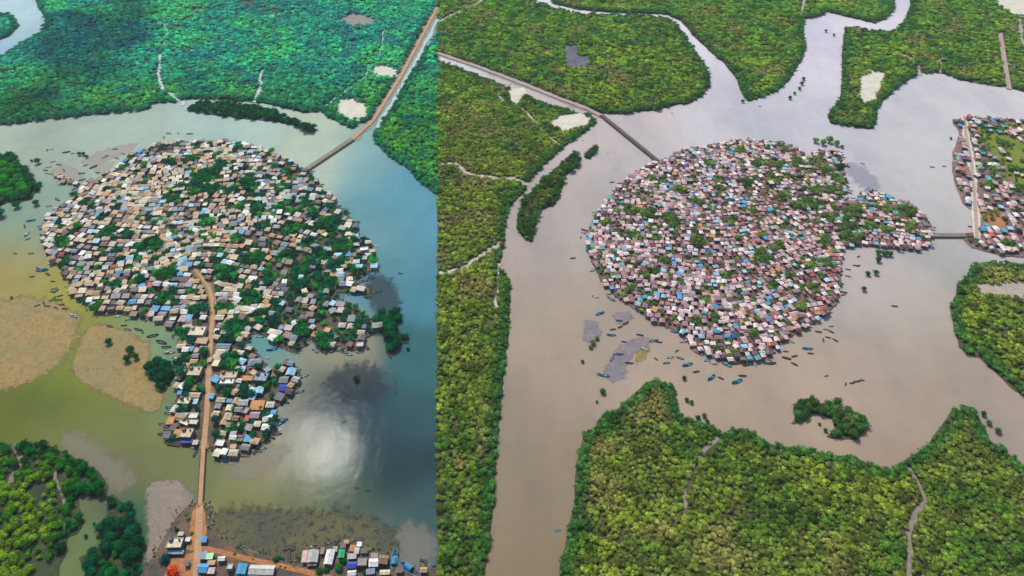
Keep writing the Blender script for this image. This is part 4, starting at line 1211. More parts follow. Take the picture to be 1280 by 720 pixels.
# houses of the peninsula and the near shore, one by one: u, v, width, depth, roof colour, roof shape (g gable, s shed, f flat, h hip)
HAND = """232 392 9 6 white g;238 399 7 7 sky_blue s;230 401 9 8 pale_grey g;256 399 7 5 white g;249 417 20 12 cream f;254 428 14 7 tan s;236 431 10 5 tan s;234 439 8 6 white g;241 438 4 6 sky_blue s;255 438 8 6 grey g;247 440 5 5 tan s;244 454 9 5 tan g;246 447 8 5 grey g;
246 467 17 12 beige f;276 399 11 6 cream g;285 403 6 5 beige g;279 409 11 6 mauve g;272 416 5 5 white s;281 417 7 7 grey g;281 435 18 6 slate_blue g;279 442 15 6 cream g;272 456 9 10 cream f;273 448 10 5 beige s;288 472 22 8 beige f;244 487 10 7 tan g;244 496 16 6 beige g;233 504 15 8 cream f;246 504 5 6 pale_blue s;229 521 15 7 beige g;
244 522 11 7 white f;244 530 11 6 cream f;215 528 8 9 orange s;223 544 8 10 orange s;236 544 15 12 beige f;235 553 14 4 cobalt_blue s;226 493 5 4 sky_blue s;246 555 6 5 pink s;287 481 18 6 white f;266 497 6 6 sky_blue s;278 502 11 6 beige g;288 503 6 4 sky_blue s;274 510 7 6 grey g;288 512 7 7 cream g;286 523 9 9 beige g;272 519 8 6 beige g;277 544 15 7 beige g;
277 556 11 8 white f;293 549 8 5 white g;320 455 16 9 slate_blue h;302 443 8 5 white g;305 463 5 6 pale_blue s;329 475 17 11 slate_blue f;311 475 12 5 orange s;326 490 9 8 pale_blue g;309 486 8 5 tan s;323 509 17 11 orange s;306 505 12 8 pale_grey g;300 514 9 6 grey g;339 508 10 7 pale_grey h;365 467 11 9 pale_blue g;356 477 11 8 grey g;355 487 10 8 cobalt_blue h;
320 521 12 8 mauve g;336 525 11 9 white g;334 536 10 8 white g;343 518 6 6 sky_blue s;323 532 8 7 cream h;310 525 5 7 red s;312 550 10 8 sky_blue s;293 560 7 5 tan s;281 530 7 6 tan g;296 525 8 6 brown g;288 533 7 5 grey s;302 550 6 6 brown s;268 522 5 5 tan s;345 470 8 7 brown g;300 478 8 5 cream g;264 452 4 5 tan s;296 486 8 5 grey s;
222 681 19 13 cream f;222 692 19 4 slate_blue s;256.5 676 7 7 sky_blue s;228 669 6 4 pale_grey s;237 676 5 4 white s;256 696 8 9 slate_blue s;264 697 8 7 mint s;256 712 12 11 sky_blue g;266 715 8 7 pink s;279 700 8 5 white g;290 710 7 7 pale_grey f;304 713 11 13 sky_blue g;329 714 32 12 pale_grey g;266 705 9 5 tan s;236 706 5 6 dark_grey s;
392.5 697 13 16 pale_grey g;413 698 10 19 white g;382 697 5 15 pink s;428 694 7 10 green g;441 708 11 8 cobalt_blue g;454 704 12 11 grey f;468 705 11 10 white g;480 701 12 11 brown g;442 687 7 7 orange s;441 697 10 6 pale_grey s;456 690 8 6 dark_grey s;469 696 8 5 grey s;441 718 10 6 white g;482 717 12 5 cream g;464 716 10 6 slate_blue s;434 679 5 4 tan s;
450 682 5 5 white s;500 714 9 6 dark_grey s;530 714 8 6 tan g;404 690 4 8 brown s;420 688 5 6 grey s;447 690 5 7 pale_grey s;430 684 6 5 dark_grey s"""
for rec in HAND.replace('\n', '').split(';'):
    u, v, wp, dp, c, k = rec.split()
    u, v, wp, dp = float(u), float(v), float(wp), float(dp)
    m_ = mpp(v)
    kind = dict(g='gable', s='shed', f='flat', h='hip')[k]
    big = wp * dp > 120
    h = {'flat': 3.3 if not (wp > 14 and kind == 'flat') else 4.4, 'shed': 2.3}.get(kind, 2.7)
    if (u, v) in ((287, 481), (329, 475)): h = 6.2
    W_, D_ = wp * m_ * .94, dp * m_ / fsh(v) * .9
    v2 = v + h * .55 / m_ * .62
    x, y = G(u, v2)
    place = 'near shore' if v > 600 else ('lane_left' if u < 262 else 'lane_right')
    rise = min(W_, D_) * .22
    add_house(x, y, 1.0 if v > 600 else .9, math.radians(random.gauss(-2 if v < 600 else 1, 3)), W_, D_, h, kind, rise, W_ >= D_, c.replace('_', ' '), place)
NHAND = len(HOUSES)
HANDXY = np.array([(h['x'], h['y'], max(h['w'], h['d']) * .52) for h in HOUSES])


def warp(x, y, A, L, seed):
    return (x + A * np.sin(y / L + seed) + A * .5 * np.sin((x + y) / (L * .6) + 2 * seed), y + A * np.sin(x / L + 1.7 * seed) + A * .5 * np.sin((x - y) / (L * .7) + seed))


GAPS = []      # gaps between houses where a tree grows


def fill_village(poly, blobs, pitch, wr, dr, palette, place, seed, inset, keep=None, hh=(2.2, 3.0), skip=.05, rot=0.0, tree_keep=.25, jy=.9, tree_odds=.5):
    W = GA(poly)
    c0 = W.mean(0)
    ca, sa = math.cos(rot), math.sin(rot)
    R = np.hypot(*(W - c0).T).max() + 10
    BB = [(G(u, v), rp * mpp(v)) for u, v, rp in blobs]
    r = random.Random(seed)
    cand = []
    y = -R
    while y < R:
        x = -R + r.uniform(0, pitch)
        while x < R:
            w_ = r.uniform(*wr) * (1.25 if r.random() < .1 else 1)
            d_ = r.uniform(*dr)
            gx_ = x + w_ / 2
            X, Y = warp(gx_, y, 9, 40, seed)
            X2, Y2 = warp(gx_ + 1, y, 9, 40, seed)
            a = math.atan2(Y2 - Y, X2 - X) + rot
            cand.append((c0[0] + X * ca - Y * sa, c0[1] + X * sa + Y * ca, a, w_, d_))
            x += w_ + (r.uniform(.3, 1.5) if r.random() < .8 else r.uniform(1.5, 4.0))
        y += pitch * r.uniform(.94, 1.06)
    P = np.array([c[:2] for c in cand])
    ins, dd = inpoly(P, W), dline(P, W, closed=True)
    ok = (ins & (dd > inset)) if inset >= 0 else (ins | (dd < -inset * rng.uniform(0, 1, len(P)) ** 1.5))      # some stand over the water on stilts
    ok &= keep_clear(P, [], 1.2) & (abs(GI(P)[:, 0] - SEAM) > 8)
    ok &= (P[:, 1] > 0)
    UV = GI(P)
    ok &= (UV[:, 0] < 1300)
    n = 0
    for i in np.nonzero(ok)[0]:
        X, Y, a, w_, d_ = cand[i]
        u, v = UV[i]
        if keep and not keep(u, v): continue
        if r.random() < (skip(u, v) if callable(skip) else skip):
            if r.random() < tree_odds: GAPS.append((X, Y, u, v))
            continue
        if len(HANDXY) and (np.hypot(HANDXY[:, 0] - X, HANDXY[:, 1] - Y) < HANDXY[:, 2] + 2.0).any(): continue
        if r.random() > tree_keep and any((X - b[0]) ** 2 + (Y - b[1]) ** 2 < (q * .9) ** 2 for b, q in BB): continue
        names, wt = palette(u, v)
        c = r.choices(names, wt)[0]
        k = r.choices(['gable', 'shed', 'hip', 'flat'], [5, 2.5, 1.5, 1.4])[0]
        if c in ('sky blue', 'cobalt blue') and r.random() < .6: k = 'shed'
        h = r.uniform(*hh) * (1.8 if r.random() < .03 else 1)
        add_house(X + r.uniform(-.5, .5), Y + r.uniform(-1, 1) * jy, .9, a + math.radians(r.gauss(0, 7 if r.random() < .8 else 22)), w_, d_, h, k, min(w_, d_) * r.uniform(.16, .3), (w_ >= d_) if r.random() < .8 else (w_ < d_), c, place(u, v))


def pal_left(u, v):
    e = min(max((u - 300) / 90, 0), 1)      # the eastern half is greyer
    warm = ['cream', 'beige', 'tan', 'brown', 'white', 'pale grey', 'grey', 'dark grey', 'slate blue', 'pale blue', 'sky blue', 'cobalt blue', 'orange', 'red', 'dark brown']
    a = [15, 22, 19, 8, 9, 11, 9, 7, 6, 5, 2.8, .6, 3.4, .9, 3]
    b = [7, 9, 5, 6, 12, 15, 17, 15, 13, 6, 2, .9, 1.2, .8, 5]
    return warm, [p * (1 - e) + q * e for p, q in zip(a, b)]


def pal_right(u, v):
    s = min(max((u - 900) / 130, 0), 1) * min(max((v - 260) / 80, 0), 1)
    n = ['pink', 'mauve', 'dusky mauve', 'pale pink', 'rose brown', 'maroon', 'grey', 'white', 'sky blue', 'pale blue', 'teal', 'red', 'orange', 'brown', 'pale grey', 'cobalt blue', 'plum', 'dark brown']
    a = [22, 22, 13, 13, 8, 5, 4, 5, 3.2, 4.8, 2.6, 1.4, 1.2, 3, 4, .3, 7, 2]
    b = [22, 14, 8, 12, 14, 8, 3, 5, 2.8, 3.8, 1.6, 6, 3.2, 3, 3, .3, 5, 3]
    return n, [p * (1 - s) + q * s for p, q in zip(a, b)]


def place_left(u, v):
    if v > 396 and u < 345: return 'lane_left' if u < 263 else 'lane_right'
    if u > 395: return 'east'
    if v > 335: return 'south_west' if u < 262 else 'south_east'
    if v > 265: return 'mid_west' if u < 250 else 'mid_east'
    return 'north_west' if u < 250 else 'north_east'


fill_village(L_MAIN, [(u, v, r * .92) for u, v, r in BL_L], 6.5, (3.6, 6.2), (3.9, 5.9), pal_left, place_left, 5, -2.4, skip=lambda u, v: .18 + .34 * min(max((u - 285) / 80, 0), 1), rot=-.04, tree_keep=.1, jy=1.0, tree_odds=.85)
fill_village(R_MAIN, [(u, v, r * 1.15) for u, v, r in BL_R], 4.8, (2.8, 4.6), (2.9, 4.4), pal_right, lambda u, v: 'right_east' if u > 1062 else ('right_low' if v > 345 else 'right_island'), 11, -1.8, hh=(1.8, 2.6), skip=lambda u, v: .2 + .14 * min(max((u - 960) / 60, 0), 1) * (v < 290), rot=.1, tree_keep=.12, jy=.7, tree_odds=.85)
fill_village(R_BANK, BL_B + [(1250, 180, 26), (1275, 200, 18), (1245, 280, 18), (1290, 190, 20)], 5.6, (3.8, 6.4), (3.8, 5.4), pal_right, lambda u, v: 'right_bank', 13, 1, skip=lambda u, v: .62 if v < 240 and u > 1224 else .36, rot=1.35, tree_keep=.03)
T_ = []
for X, Y, u, v in GAPS:
    c = random.choice([(22, 92, 44), (16, 78, 46), (44, 112, 40), (14, 72, 52)] if u < SEAM else [(74, 102, 44), (88, 112, 50), (60, 94, 42), (98, 118, 50)])
    T_.append((X, Y, random.uniform(1.8, 3.2) if u < SEAM else random.uniform(1.4, 2.3), tuple(linA(np.array(c) * random.uniform(.85, 1.2), KL * .9)), '', .85, 1.4))
for nm, ok in (('left', lambda t: GI([t[:2]])[0][0] < SEAM), ('right', lambda t: GI([t[:2]])[0][0] >= SEAM)):
    wood('yard_trees', [t for t in T_ if ok(t)], f'small trees scattered in the gaps between the {nm} village houses', 'trees')
# huts on the western mudbank
for u, v, c in [(72, 221, 'tan'), (77, 223, 'cream'), (82, 226, 'brown'), (86, 226, 'tan'), (89, 229, 'brown'), (96, 231, 'white'), (80, 229, 'grey')]:
    x, y = G(u, v)
    add_house(x, y, .1, random.uniform(-.3, .1), random.uniform(4.5, 6), random.uniform(4, 5), 2.2, 'gable', 1.1, True, c, 'mudbank')

DEPH = lambda h: h['y'] * CP + CAM_H * SP
uvh = GI([(h['x'], h['y']) for h in HOUSES])
for h, q in zip(HOUSES, uvh):
    h['u'], h['v'] = q
    h['size'] = h['w'] * h['d'] / DEPH(h) ** 2
seen = [i for i, h in enumerate(HOUSES) if 0 < h['u'] < 1278 and h['v'] < 722]
order = sorted(seen, key=lambda i: -(1 if i < NHAND or HOUSES[i]['place'] == 'mudbank' else 0) * 10 - HOUSES[i]['size'])
single_h = order[:300]

PLACE = {'near shore': ('on the near shore below the footbridge', 'from the left', lambda h: h['u']), 'lane_left': ('left of the peninsula lane', 'up from the footbridge', lambda h: -h['v']), 'lane_right': ('right of the peninsula lane', 'up from the peninsula tip', lambda h: -h['v']),
         'east': ('on the eastern spur', 'up from its low tip', lambda h: -h['v']), 'south_west': ('near the south west shore', 'from the left', lambda h: h['u']), 'south_east': ('among trees right of the lane head', 'from the left', lambda h: h['u']),
         'mid_west': ('in the left village centre, west half', 'from the left', lambda h: h['u']), 'mid_east': ('in the left village centre, east half', 'from the left', lambda h: h['u']), 'north_west': ('in the left village, upper west', 'from the left', lambda h: h['u']),
         'north_east': ('in the left village, upper east', 'from the left', lambda h: h['u']), 'right_east': ('in the eastern hamlet', 'from the left', lambda h: h['u']), 'right_low': ('in the low part of the right village', 'from the left', lambda h: h['u']),
         'right_island': ('in the right village', 'from the left', lambda h: h['u']), 'right_bank': ('on the right bank', 'from the left', lambda h: h['u']), 'mudbank': ('on the little western mudbank', 'from the left', lambda h: h['u'])}
KW = dict(gable='gabled', shed='lean-to', hip='hip-roofed', flat='flat-roofed')
buckets = {}
for i in single_h:
    h = HOUSES[i]
    buckets.setdefault((h['roof'], h['kind'], h['place']), []).append(i)
for (roof, kind, place), L in buckets.items():
    pl, way, key = PLACE[place]
    L.sort(key=lambda i: key(HOUSES[i]))
    for k, i in enumerate(L):
        HOUSES[i]['label'] = f'{roof} {KW[kind]} house {pl}' + (f', {ordinal(k)} such {way}' if len(L) > 1 else '')


def rot_pts(V, h):
    c, s = math.cos(h['rz']), math.sin(h['rz'])
    return [(h['x'] + v[0] * c - v[1] * s, h['y'] + v[0] * s + v[1] * c, h['z'] + v[2]) for v in V]


def one_mat_mesh(name, m, mat, c, uvs=None):
    return mesh(name, m.V, m.F, mat, fcol=[c] * len(m.F), uv=uvs)


def door_win(parent, h, w_, d_, hh, big):
    y = -d_ / 2 - .03
    b = MB()
    b.box(-.45, .45, y - .03, y + .05, 0, 1.95)
    b2 = MB()
    b2.box(.3, .38, y - .07, y - .03, .9, 1.05)
    dx = random.uniform(-.25, .25) * w_
    dr = link('door', mesh('door', [(v[0] + dx, v[1], v[2]) for v in b.V], b.F, M_TIMBER), parent)
    if big: link('handle', mesh('handle', [(v[0] + dx, v[1], v[2]) for v in b2.V], b2.F, M_RAIL), dr)
    n = max(1, int(w_ / 3.2))
    rows = 2 if hh > 5 else 1
    for rr in range(rows):
        for k in range(n):
            x = (k + .5) / n * w_ - w_ / 2
            if rr == 0 and abs(x - dx) < 1.2: continue
            b = MB()
            b.box(x - .5, x + .5, y - .02, y + .05, 1.0 + rr * 2.9, 1.95 + rr * 2.9)
            wi = link('window', mesh('window', b.V, b.F, M_DARK), parent)
            if big:
                b = MB()
                b.box(x - .6, x + .6, y - .09, y + .05, .9 + rr * 2.9, .99 + rr * 2.9)
                link('sill', mesh('sill', b.V, b.F, M_CONC), wi)


for i in single_h:
    h = HOUSES[i]
    wb, rb, cap = house_geo(h['w'], h['d'], h['h'], h['kind'], h['rise'], ridge_x=h['rx'])
    big = i < NHAND
    root = link('house', None, loc=(h['x'], h['y'], h['z']), rz=h['rz'])
    tag(root, h['label'], 'house', 'houses of the ' + ('right side' if h['place'].startswith('right') else 'near shore' if h['place'] == 'near shore' else 'left village'))
    rc = tuple(min(.92, c * h['tone']) for c in lin(PAL[h['roof']], .6))
    link('wall', one_mat_mesh('wall', wb, M_WALL, lin(h['wall'])), root)
    ro = link('roof', one_mat_mesh('roof', rb, M_ROOF, rc, uv_of(rb, random.uniform(0, 90), random.uniform(0, 90), h['rx'])), root)
    if cap and big:
        link('ridge_cap', one_mat_mesh('ridge_cap', cap, M_WALL, tuple(c * .8 for c in rc)), ro)
    px = h['w'] / DEPH(h) * FPX
    if px > 9.5:
        door_win(root, h, h['w'], h['d'], h['h'], big and px > 13)
    if h['kind'] == 'flat' and px > 12:      # roof tank and stair hut
        t = MB()
        t.tube((h['w'] * .28, h['d'] * .22, h['h'] + .15), (h['w'] * .28, h['d'] * .22, h['h'] + 1.5), .6, .55, 8)
        link('water_tank', mesh('water_tank', t.V, t.F, M_DARK), root)
        t = MB()
        t.box(-h['w'] * .42, -h['w'] * .42 + 2.2, h['d'] * .1, h['d'] * .1 + 2.4, h['h'] + .17, h['h'] + 2.1)
        link('stair_hut', one_mat_mesh('stair_hut', t, M_WALL, lin(h['wall'])), root)
    if big and px > 12 and h['kind'] != 'shed':      # veranda towards the water side
        t = MB()
        y0 = -h['d'] / 2 - .4
        t.add([(-h['w'] * .45, y0, 2.15), (h['w'] * .45, y0, 2.15), (h['w'] * .45, y0 - 1.6, 1.8), (-h['w'] * .45, y0 - 1.6, 1.8), (-h['w'] * .45, y0, 2.23), (h['w'] * .45, y0, 2.23), (h['w'] * .45, y0 - 1.6, 1.88), (-h['w'] * .45, y0 - 1.6, 1.88)],
              [(0, 1, 2, 3), (7, 6, 5, 4), (4, 5, 1, 0), (5, 6, 2, 1), (6, 7, 3, 2), (7, 4, 0, 3)])
        vr = link('veranda', one_mat_mesh('veranda', t, M_WALL, lin(random.choice([(150, 140, 130), (120, 130, 140), (176, 150, 120)]))), root)
        for sx in (-.43, .43):
            p = MB()
            p.box(h['w'] * sx - .08, h['w'] * sx + .08, y0 - 1.5, y0 - 1.34, -.2, 1.84)
            link('post', mesh('post', p.V, p.F, M_TIMBER), vr)

# the rest, too many and too small to pick apart
sel = set(single_h)
for nm, test, lb in [('crowded_houses', lambda h: h['u'] < SEAM, 'crowd of small cream, grey and blue roofs of the left village'), ('crowded_houses', lambda h: h['u'] >= SEAM and h['place'] != 'right_bank', 'crowd of small mauve and pink roofs of the right village'),
                     ('crowded_houses', lambda h: h['place'] == 'right_bank', 'crowd of small houses on the right bank')]:
    V, F, C, UVs, MI = [], [], [], [], []
    for i, h in enumerate(HOUSES):
        if i in sel or not test(h): continue
        wb, rb, cap = house_geo(h['w'], h['d'], h['h'], h['kind'], h['rise'], ridge_x=h['rx'])
        rc = tuple(min(.92, c * h['tone']) for c in lin(PAL[h['roof']], .6))
        for m_, c, k in ((wb, lin(h['wall']), 1), (rb, rc, 0)):
            b = len(V)
            V += rot_pts(m_.V, h)
            F += [tuple(j + b for j in f) for f in m_.F]
            C += [c] * len(m_.F)
            MI += [k] * len(m_.F)
            UVs += uv_of(m_, (i * 7.3) % 90, (i * 3.1) % 90, h['rx'])
    o = link(nm, mesh(nm, V, F, [M_ROOF, M_WALL], fcol=C, uv=UVs, fmat=MI))
    tag(o, lb, 'houses', kind='stuff')
print('houses', len(HOUSES), 'trees', len(TREES), sum(len(t) for t, _ in woods.values()), len(SINGLES), len(VT))


# ------------------------------------------------------------------ bridges
def bridge(line, width, z, npier, label, rail=True, mat=M_CONC):
    P = GA(line)
    a, b = P[0], P[-1]
    L = float(np.hypot(*(b - a)))
    ang = math.atan2(b[1] - a[1], b[0] - a[0])
    root = link('bridge', None, loc=(a[0], a[1], 0), rz=ang)
    tag(root, label, 'bridge')
    m_ = MB(); m_.box(-1, L + 1, -width / 2, width / 2, z - .35, z)
    link('deck', mesh('deck', m_.V, m_.F, mat), root)
    pm = MB()
    for s in (-1, 1): pm.box(-.2, .2, s * width * .32 - .22, s * width * .32 + .22, -1.2, z - .34)
    pm.box(-.3, .3, -width / 2 + .1, width / 2 - .1, z - .75, z - .352)
    pme = mesh('pier', pm.V, pm.F, M_RAIL)
    for k in range(npier): link('pier', pme, root, loc=((k + .5) * L / npier, 0, 0))
    if rail:
        for s in (-1, 1):
            r_ = MB()
            y = s * (width / 2 - .12)
            r_.box(-1, L + 1, y - .07, y + .07, z + .85, z + 1.0)
            r_.box(-1, L + 1, y - .05, y + .05, z + .40, z + .5)
            n = int(L / 2.5)
            for k in range(n + 1):
                x = k * L / n
                r_.box(x - .09, x + .09, y - .09, y + .09, z - .02, z + .851)
            link('railing', mesh('railing', r_.V, r_.F, M_RAIL), root)
    return root


bridge([(374, 220), (440, 176)], 4.6, 1.9, 14, 'long low bridge from the left village to the upper wood')
bridge([(251, 631), (255, 563)], 3.6, 1.75, 9, 'tan footbridge from the near shore to the peninsula', mat=M_ROAD)
bridge([(752, 146), (822, 203)], 4.6, 1.9, 14, 'slender dark bridge from the road to the right village', mat=M_RAIL)
bridge([(1159, 296), (1206, 296)], 4.2, 1.9, 7, 'short level bridge from the eastern hamlet to the right bank')

# ------------------------------------------------------------------ boats
def boat_geo(L, B, D):
    st = 9
    V, F = [], []
    prof = [(-1, 1), (-.85, .42), (-.45, .06), (.45, .06), (.85, .42), (1, 1)]
    for shell, sh in ((0, 1.0), (1, .86)):
        for i in range(st):
            t = i / (st - 1) * 2 - 1
            hb = B / 2 * max(.02, (1 - abs(t) ** 2.4)) * sh
            sheer = D * (1 + .55 * abs(t) ** 2.2)
            for px_, pz in prof:
                V.append((t * L / 2 * (1 if shell == 0 else .95), px_ * hb, (pz * sheer if pz < 1 else sheer) + (0 if shell == 0 else (.07 if pz < 1 else .0)) - .1))
    n = len(prof)
    o = st * n
    for i in range(st - 1):
        for k in range(n - 1):
            a = i * n + k
            F.append((a, a + n, a + n + 1, a + 1))
            F.append((o + a, o + a + 1, o + a + n + 1, o + a + n))
        for k in (0, n - 1):
            a = i * n + k
            F.append((a, o + a, o + a + n, a + n) if k == 0 else (a, a + n, o + a + n, o + a))
    return V, F


BH = mesh('hull', *boat_geo(6, 1.8, .55), M_WOODC, smooth=False)
b = MB(); b.box(-.16, .16, -.58, .58, .28, .34)
BS = mesh('seat', b.V, b.F, M_TIMBER)
b = MB()
for k in range(6):
    a0, a1 = math.pi * k / 6, math.pi * (k + 1) / 6
    y0, z0, y1, z1 = math.cos(a0) * .68, .5 + .75 * math.sin(a0), math.cos(a1) * .68, .5 + .75 * math.sin(a1)
    b.add([(-.9, y0, z0), (.9, y0, z0), (.9, y1, z1), (-.9, y1, z1), (-.9, y0 * .93, z0 - .03), (.9, y0 * .93, z0 - .03), (.9, y1 * .93, z1 - .03), (-.9, y1 * .93, z1 - .03)], [(0, 1, 2, 3), (7, 6, 5, 4), (0, 3, 7, 4), (1, 5, 6, 2)])
BC = mesh('canopy', b.V, b.F, M_WOODC)
BCOL = {'d': ('dark', (74, 70, 68)), 'b': ('blue', (70, 160, 205)), 'w': ('white', (220, 224, 218)), 't': ('teal', (128, 190, 188)), 'g': ('green', (70, 160, 80)), 'n': ('brown', (120, 98, 78)), 'k': ('grey', (128, 134, 138))}
BL = """64 187 w 1;59 188 d 1;83 190.5 d 1.4;91 192 d .8;144 186.5 d 1;134 195 k 1;130 197 t 1;146 198 t 1.2;154 192.5 d .8;117 209 d 1.6;107 207 d .9;122 216 d .9;102 217 k 1.3;102.5 225 k 1.2;66 202.5 t 1;61 209 w 1.1;57 213 g 1.2;74 206 k 1.2;80 213 k 1.2;76 231 t 1.2;94 236 k 1.4;72 250 g 1.3;71 247 w .9;61 258 t 1;39 276 b 1.6;59 275 b 1.7;53 287 b 1.4;34 293 w 1.5;35 299 k .9;31 283 d 1;19 317 d .8;39 317 k 1;53 338 b 1.9;60 343 d 1.2;40 346 d .9;66 352 d .9;68 361 k 1;66 365 d 1;70 364 d 1;66 374 g 1.3;73 375 g 1.3;75 370 d .9;47 382 d .9;55 379 d 1;59 383 d .9;70 385 d 1;77 381 d 1;81 386 d 1;92 395 w 1.5;139 408 d .9;136 408 d .9;155 407 d 1;160 412 k 1.1;172 412 d 1.2;178 414.5 d 1.1;191 420 d 1.6;202 428 d 2;208 434 d 1.3;212 441 w 1.6;216 421 d 1;213 512 b 1.3;211 517 k 1.2;108 386 g 1.3;340 437 b 1.7;309 428 d 1.3;324 415 t 1.3;325 421 t 1.3;474 365 d 1;464 348 d 1.2;211 167 k 1.1;223 167 d .9;237 167.5 k 1.3;205 172 k 1;225 176 d 1;334 152 d .7;281 174 k 1;300 177.5 t 1.1;326 187 d 1;345 194 d .8;352 528 b 1.6;347 543 d 1.2;328 560 t 1.3;331 552 k 1.1;514 713 b 3;493 700 b 2.4;500 342 d .8;456 351 d 1.1;461 372 d 1.2;420 372 b 1.3;438 429 b 1.2;444 420 t 1.2;375 470 d 1.2;357 503 d 1.1;430 528 d .6;446 610 d .6;460 613 d .6"""
BR = """744 371 w 1.3;750 392 b 1.7;769 365 b 1.4;764 374 t 1.6;774 401 d 1.1;782 404.5 d 1.3;775 409 d 1.1;766 412 d 1;764 419 b 1.5;800 419 d 1.2;780 427.5 d .9;817 426 t 1.5;824 428 d 1;805 437 w 1.4;786 454 d 1.2;794 454 w .9;771 443 b 1.2;775 443 d 1.1;765 449 b 1.2;754 469 t 1.9;838 447 t 1.2;850 448 g 1.2;859 456 b 2;833 454 k 1.2;820 449 d .9;846 439 d .9;870 465 d 1.1;889 472 b 2;901 473 d 1;921 477 b 2;928 470 d 1.2;891 454 w 1.4;908 456 t 1.9;921 455 d 1.2;964 454.5 d 1.5;844 415 b 1.6;852 418 d 1.1;856 427 w 1.4;939 443 b 1.6;1060 337 d 1;1060 345.5 k 1;1069 332 d 1;1073 332.5 d .9;1073 321 d .9;1023 415 d 1.1;1032 412 k .9;1039 415 d 1.1;1039 408 k .8;1029 425.5 d 1;1035 422 d .9;1044 425.5 d 1.1;982 439.5 d .9;983 448 d 1.4;993 445.5 d 1.1;993 455.5 d 1.2;963 455 k 1;1009 436 b 1.7;1013 442 d 1;977 425 t 1.9;1057 480.5 d .9;1065 479 d .9;1071 477 d 1.1;1077 475.5 d .9;1033 470 k .8;1118 383 d 1.1;1078 205 d 1;1165 209 d 1;1180 208 d .9;1168 284.5 d .7;1214 284 d 1.2;716 323 d 1.1;726 297 d .8;697 663 b .8;690 195 d .6;950 133 d .8;840 142 k .7;765 228 d 1;767 239 d .9;757 253 k 1.3;744 276 b 1.2;733 292 d 1;734 312 b 1.5;729 176 k .5;935 173 d 1;968 178 k 1.1;977 177 k 1;989 182 b 1.4;760 192 k .6;1092 338 k .6"""
BOATS = []
for side, txt in (('left', BL), ('right', BR)):
    for rec in txt.split(';'):
        u, v, c, s = rec.split()
        BOATS.append([float(u), float(v), c, float(s), side])
def moor(poly, n, side, seed):
    r = random.Random(seed)
    W = GA(poly)
    for _ in range(n):
        k = r.randrange(len(W))
        p, q = W[k], W[(k + 1) % len(W)]
        m_ = p + (q - p) * r.random()
        nn = np.array([q[1] - p[1], p[0] - q[0]]) / max(np.hypot(*(q - p)), 1e-6)
        c_ = m_ + nn * 4.2
        if inpoly([c_], W)[0]: c_ = m_ - nn * 4.2
        u, v = GI([c_])[0]
        if u > 1270 or v > 715 or v < 170: continue
        BOATS.append([float(u), float(v), r.choice('ddnkkbtttw'), r.uniform(.8, 1.35), side])


moor(L_MAIN, 52, 'left', 3)
moor(R_MAIN, 46, 'right', 4)
bk = {}
for i, (u, v, c, s, side) in enumerate(BOATS):
    size = 'small ' if s < .95 else 'large ' if s > 1.55 else ''
    if side == 'left':
        pl = 'off the west shore' if u < 110 and v < 300 else 'over the yellowish west shallows' if u < 110 else 'left of the peninsula' if u < 225 and v > 390 else 'above the left village' if v < 200 else 'by the near shore' if v > 600 else 'east of the left village'
    else:
        pl = 'by the violet mudbank' if u < 835 and v > 360 else 'left of the right village' if u < 800 else 'above the right village' if v < 190 else 'below the right village' if v > 400 and u < 975 else 'east of the right village' if u > 1045 else 'off the right village lower corner'
    bk.setdefault((size + BCOL[c][0], pl), []).append(i)
for (desc, pl), L in bk.items():
    L.sort(key=lambda i: BOATS[i][0])
    for k, i in enumerate(L):
        u, v, c, s, side = BOATS[i]
        x, y = G(u, v)
        rz = random.choice([random.gauss(0, .35), random.gauss(0, .35), random.uniform(-1.57, 1.57)]) + (math.pi if random.random() < .5 else 0)
        if (u, v) == (514, 713): rz = -.6
        root = link('boat', None, loc=(x, y, .06), rz=rz)
        tag(root, f'{desc} wooden boat {pl}' + (f', {ordinal(k)} such from the left' if len(L) > 1 else ''), 'boat', f'boats round the {side} village')
        cc = [q * random.uniform(.85, 1.12) for q in lin(BCOL[c][1])]
        sc_ = s * random.uniform(.92, 1.06) * (.95 if side == 'left' else .85)
        hu = link('hull', BH, root)
        hu['tint'] = cc
        for sx in (-1.5, 0.1, 1.6):
            link('seat', BS, root, loc=(sx, 0, 0)).scale = (1, .75 if sx else 1, 1)
        if s > 1.35 and c in 'bwt':
            cn = link('canopy', BC, root, loc=(-.7, 0, 0))
            cn['tint'] = [q * .8 for q in cc]
        root.scale = (sc_, sc_, sc_)


# ------------------------------------------------------------------ jetties, fish pens and the dock
def jetty(pts, width, label, z=.9):
    P = GA(pts)
    a = P[0]
    root = link('jetty', None, loc=(a[0], a[1], 0))
    tag(root, label, 'jetty', 'jetties and pens of the left village')
    post = MB(); post.tube((0, 0, -1), (0, 0, z + .5), .12, .1, 5)
    pme = mesh('post', post.V, post.F, M_TIMBER)
    for i in range(len(P) - 1):
        p, q = P[i] - a, P[i + 1] - a
        L = float(np.hypot(*(q - p)))
        an = math.atan2(q[1] - p[1], q[0] - p[0])
        m_ = MB(); m_.box(-width * .45, L + width * .45, -width / 2, width / 2, z - .12 - i * .004, z - i * .004)
        link('deck', mesh('deck', m_.V, m_.F, M_TIMBER), root, loc=(p[0], p[1], 0), rz=an)
        n = max(1, int(L / 3))
        for k in range(n + 1):
            t = k / n
            link('post', pme, root, loc=(p[0] + (q[0] - p[0]) * t + math.sin(an) * width * .55, p[1] + (q[1] - p[1]) * t - math.cos(an) * width * .55, 0))


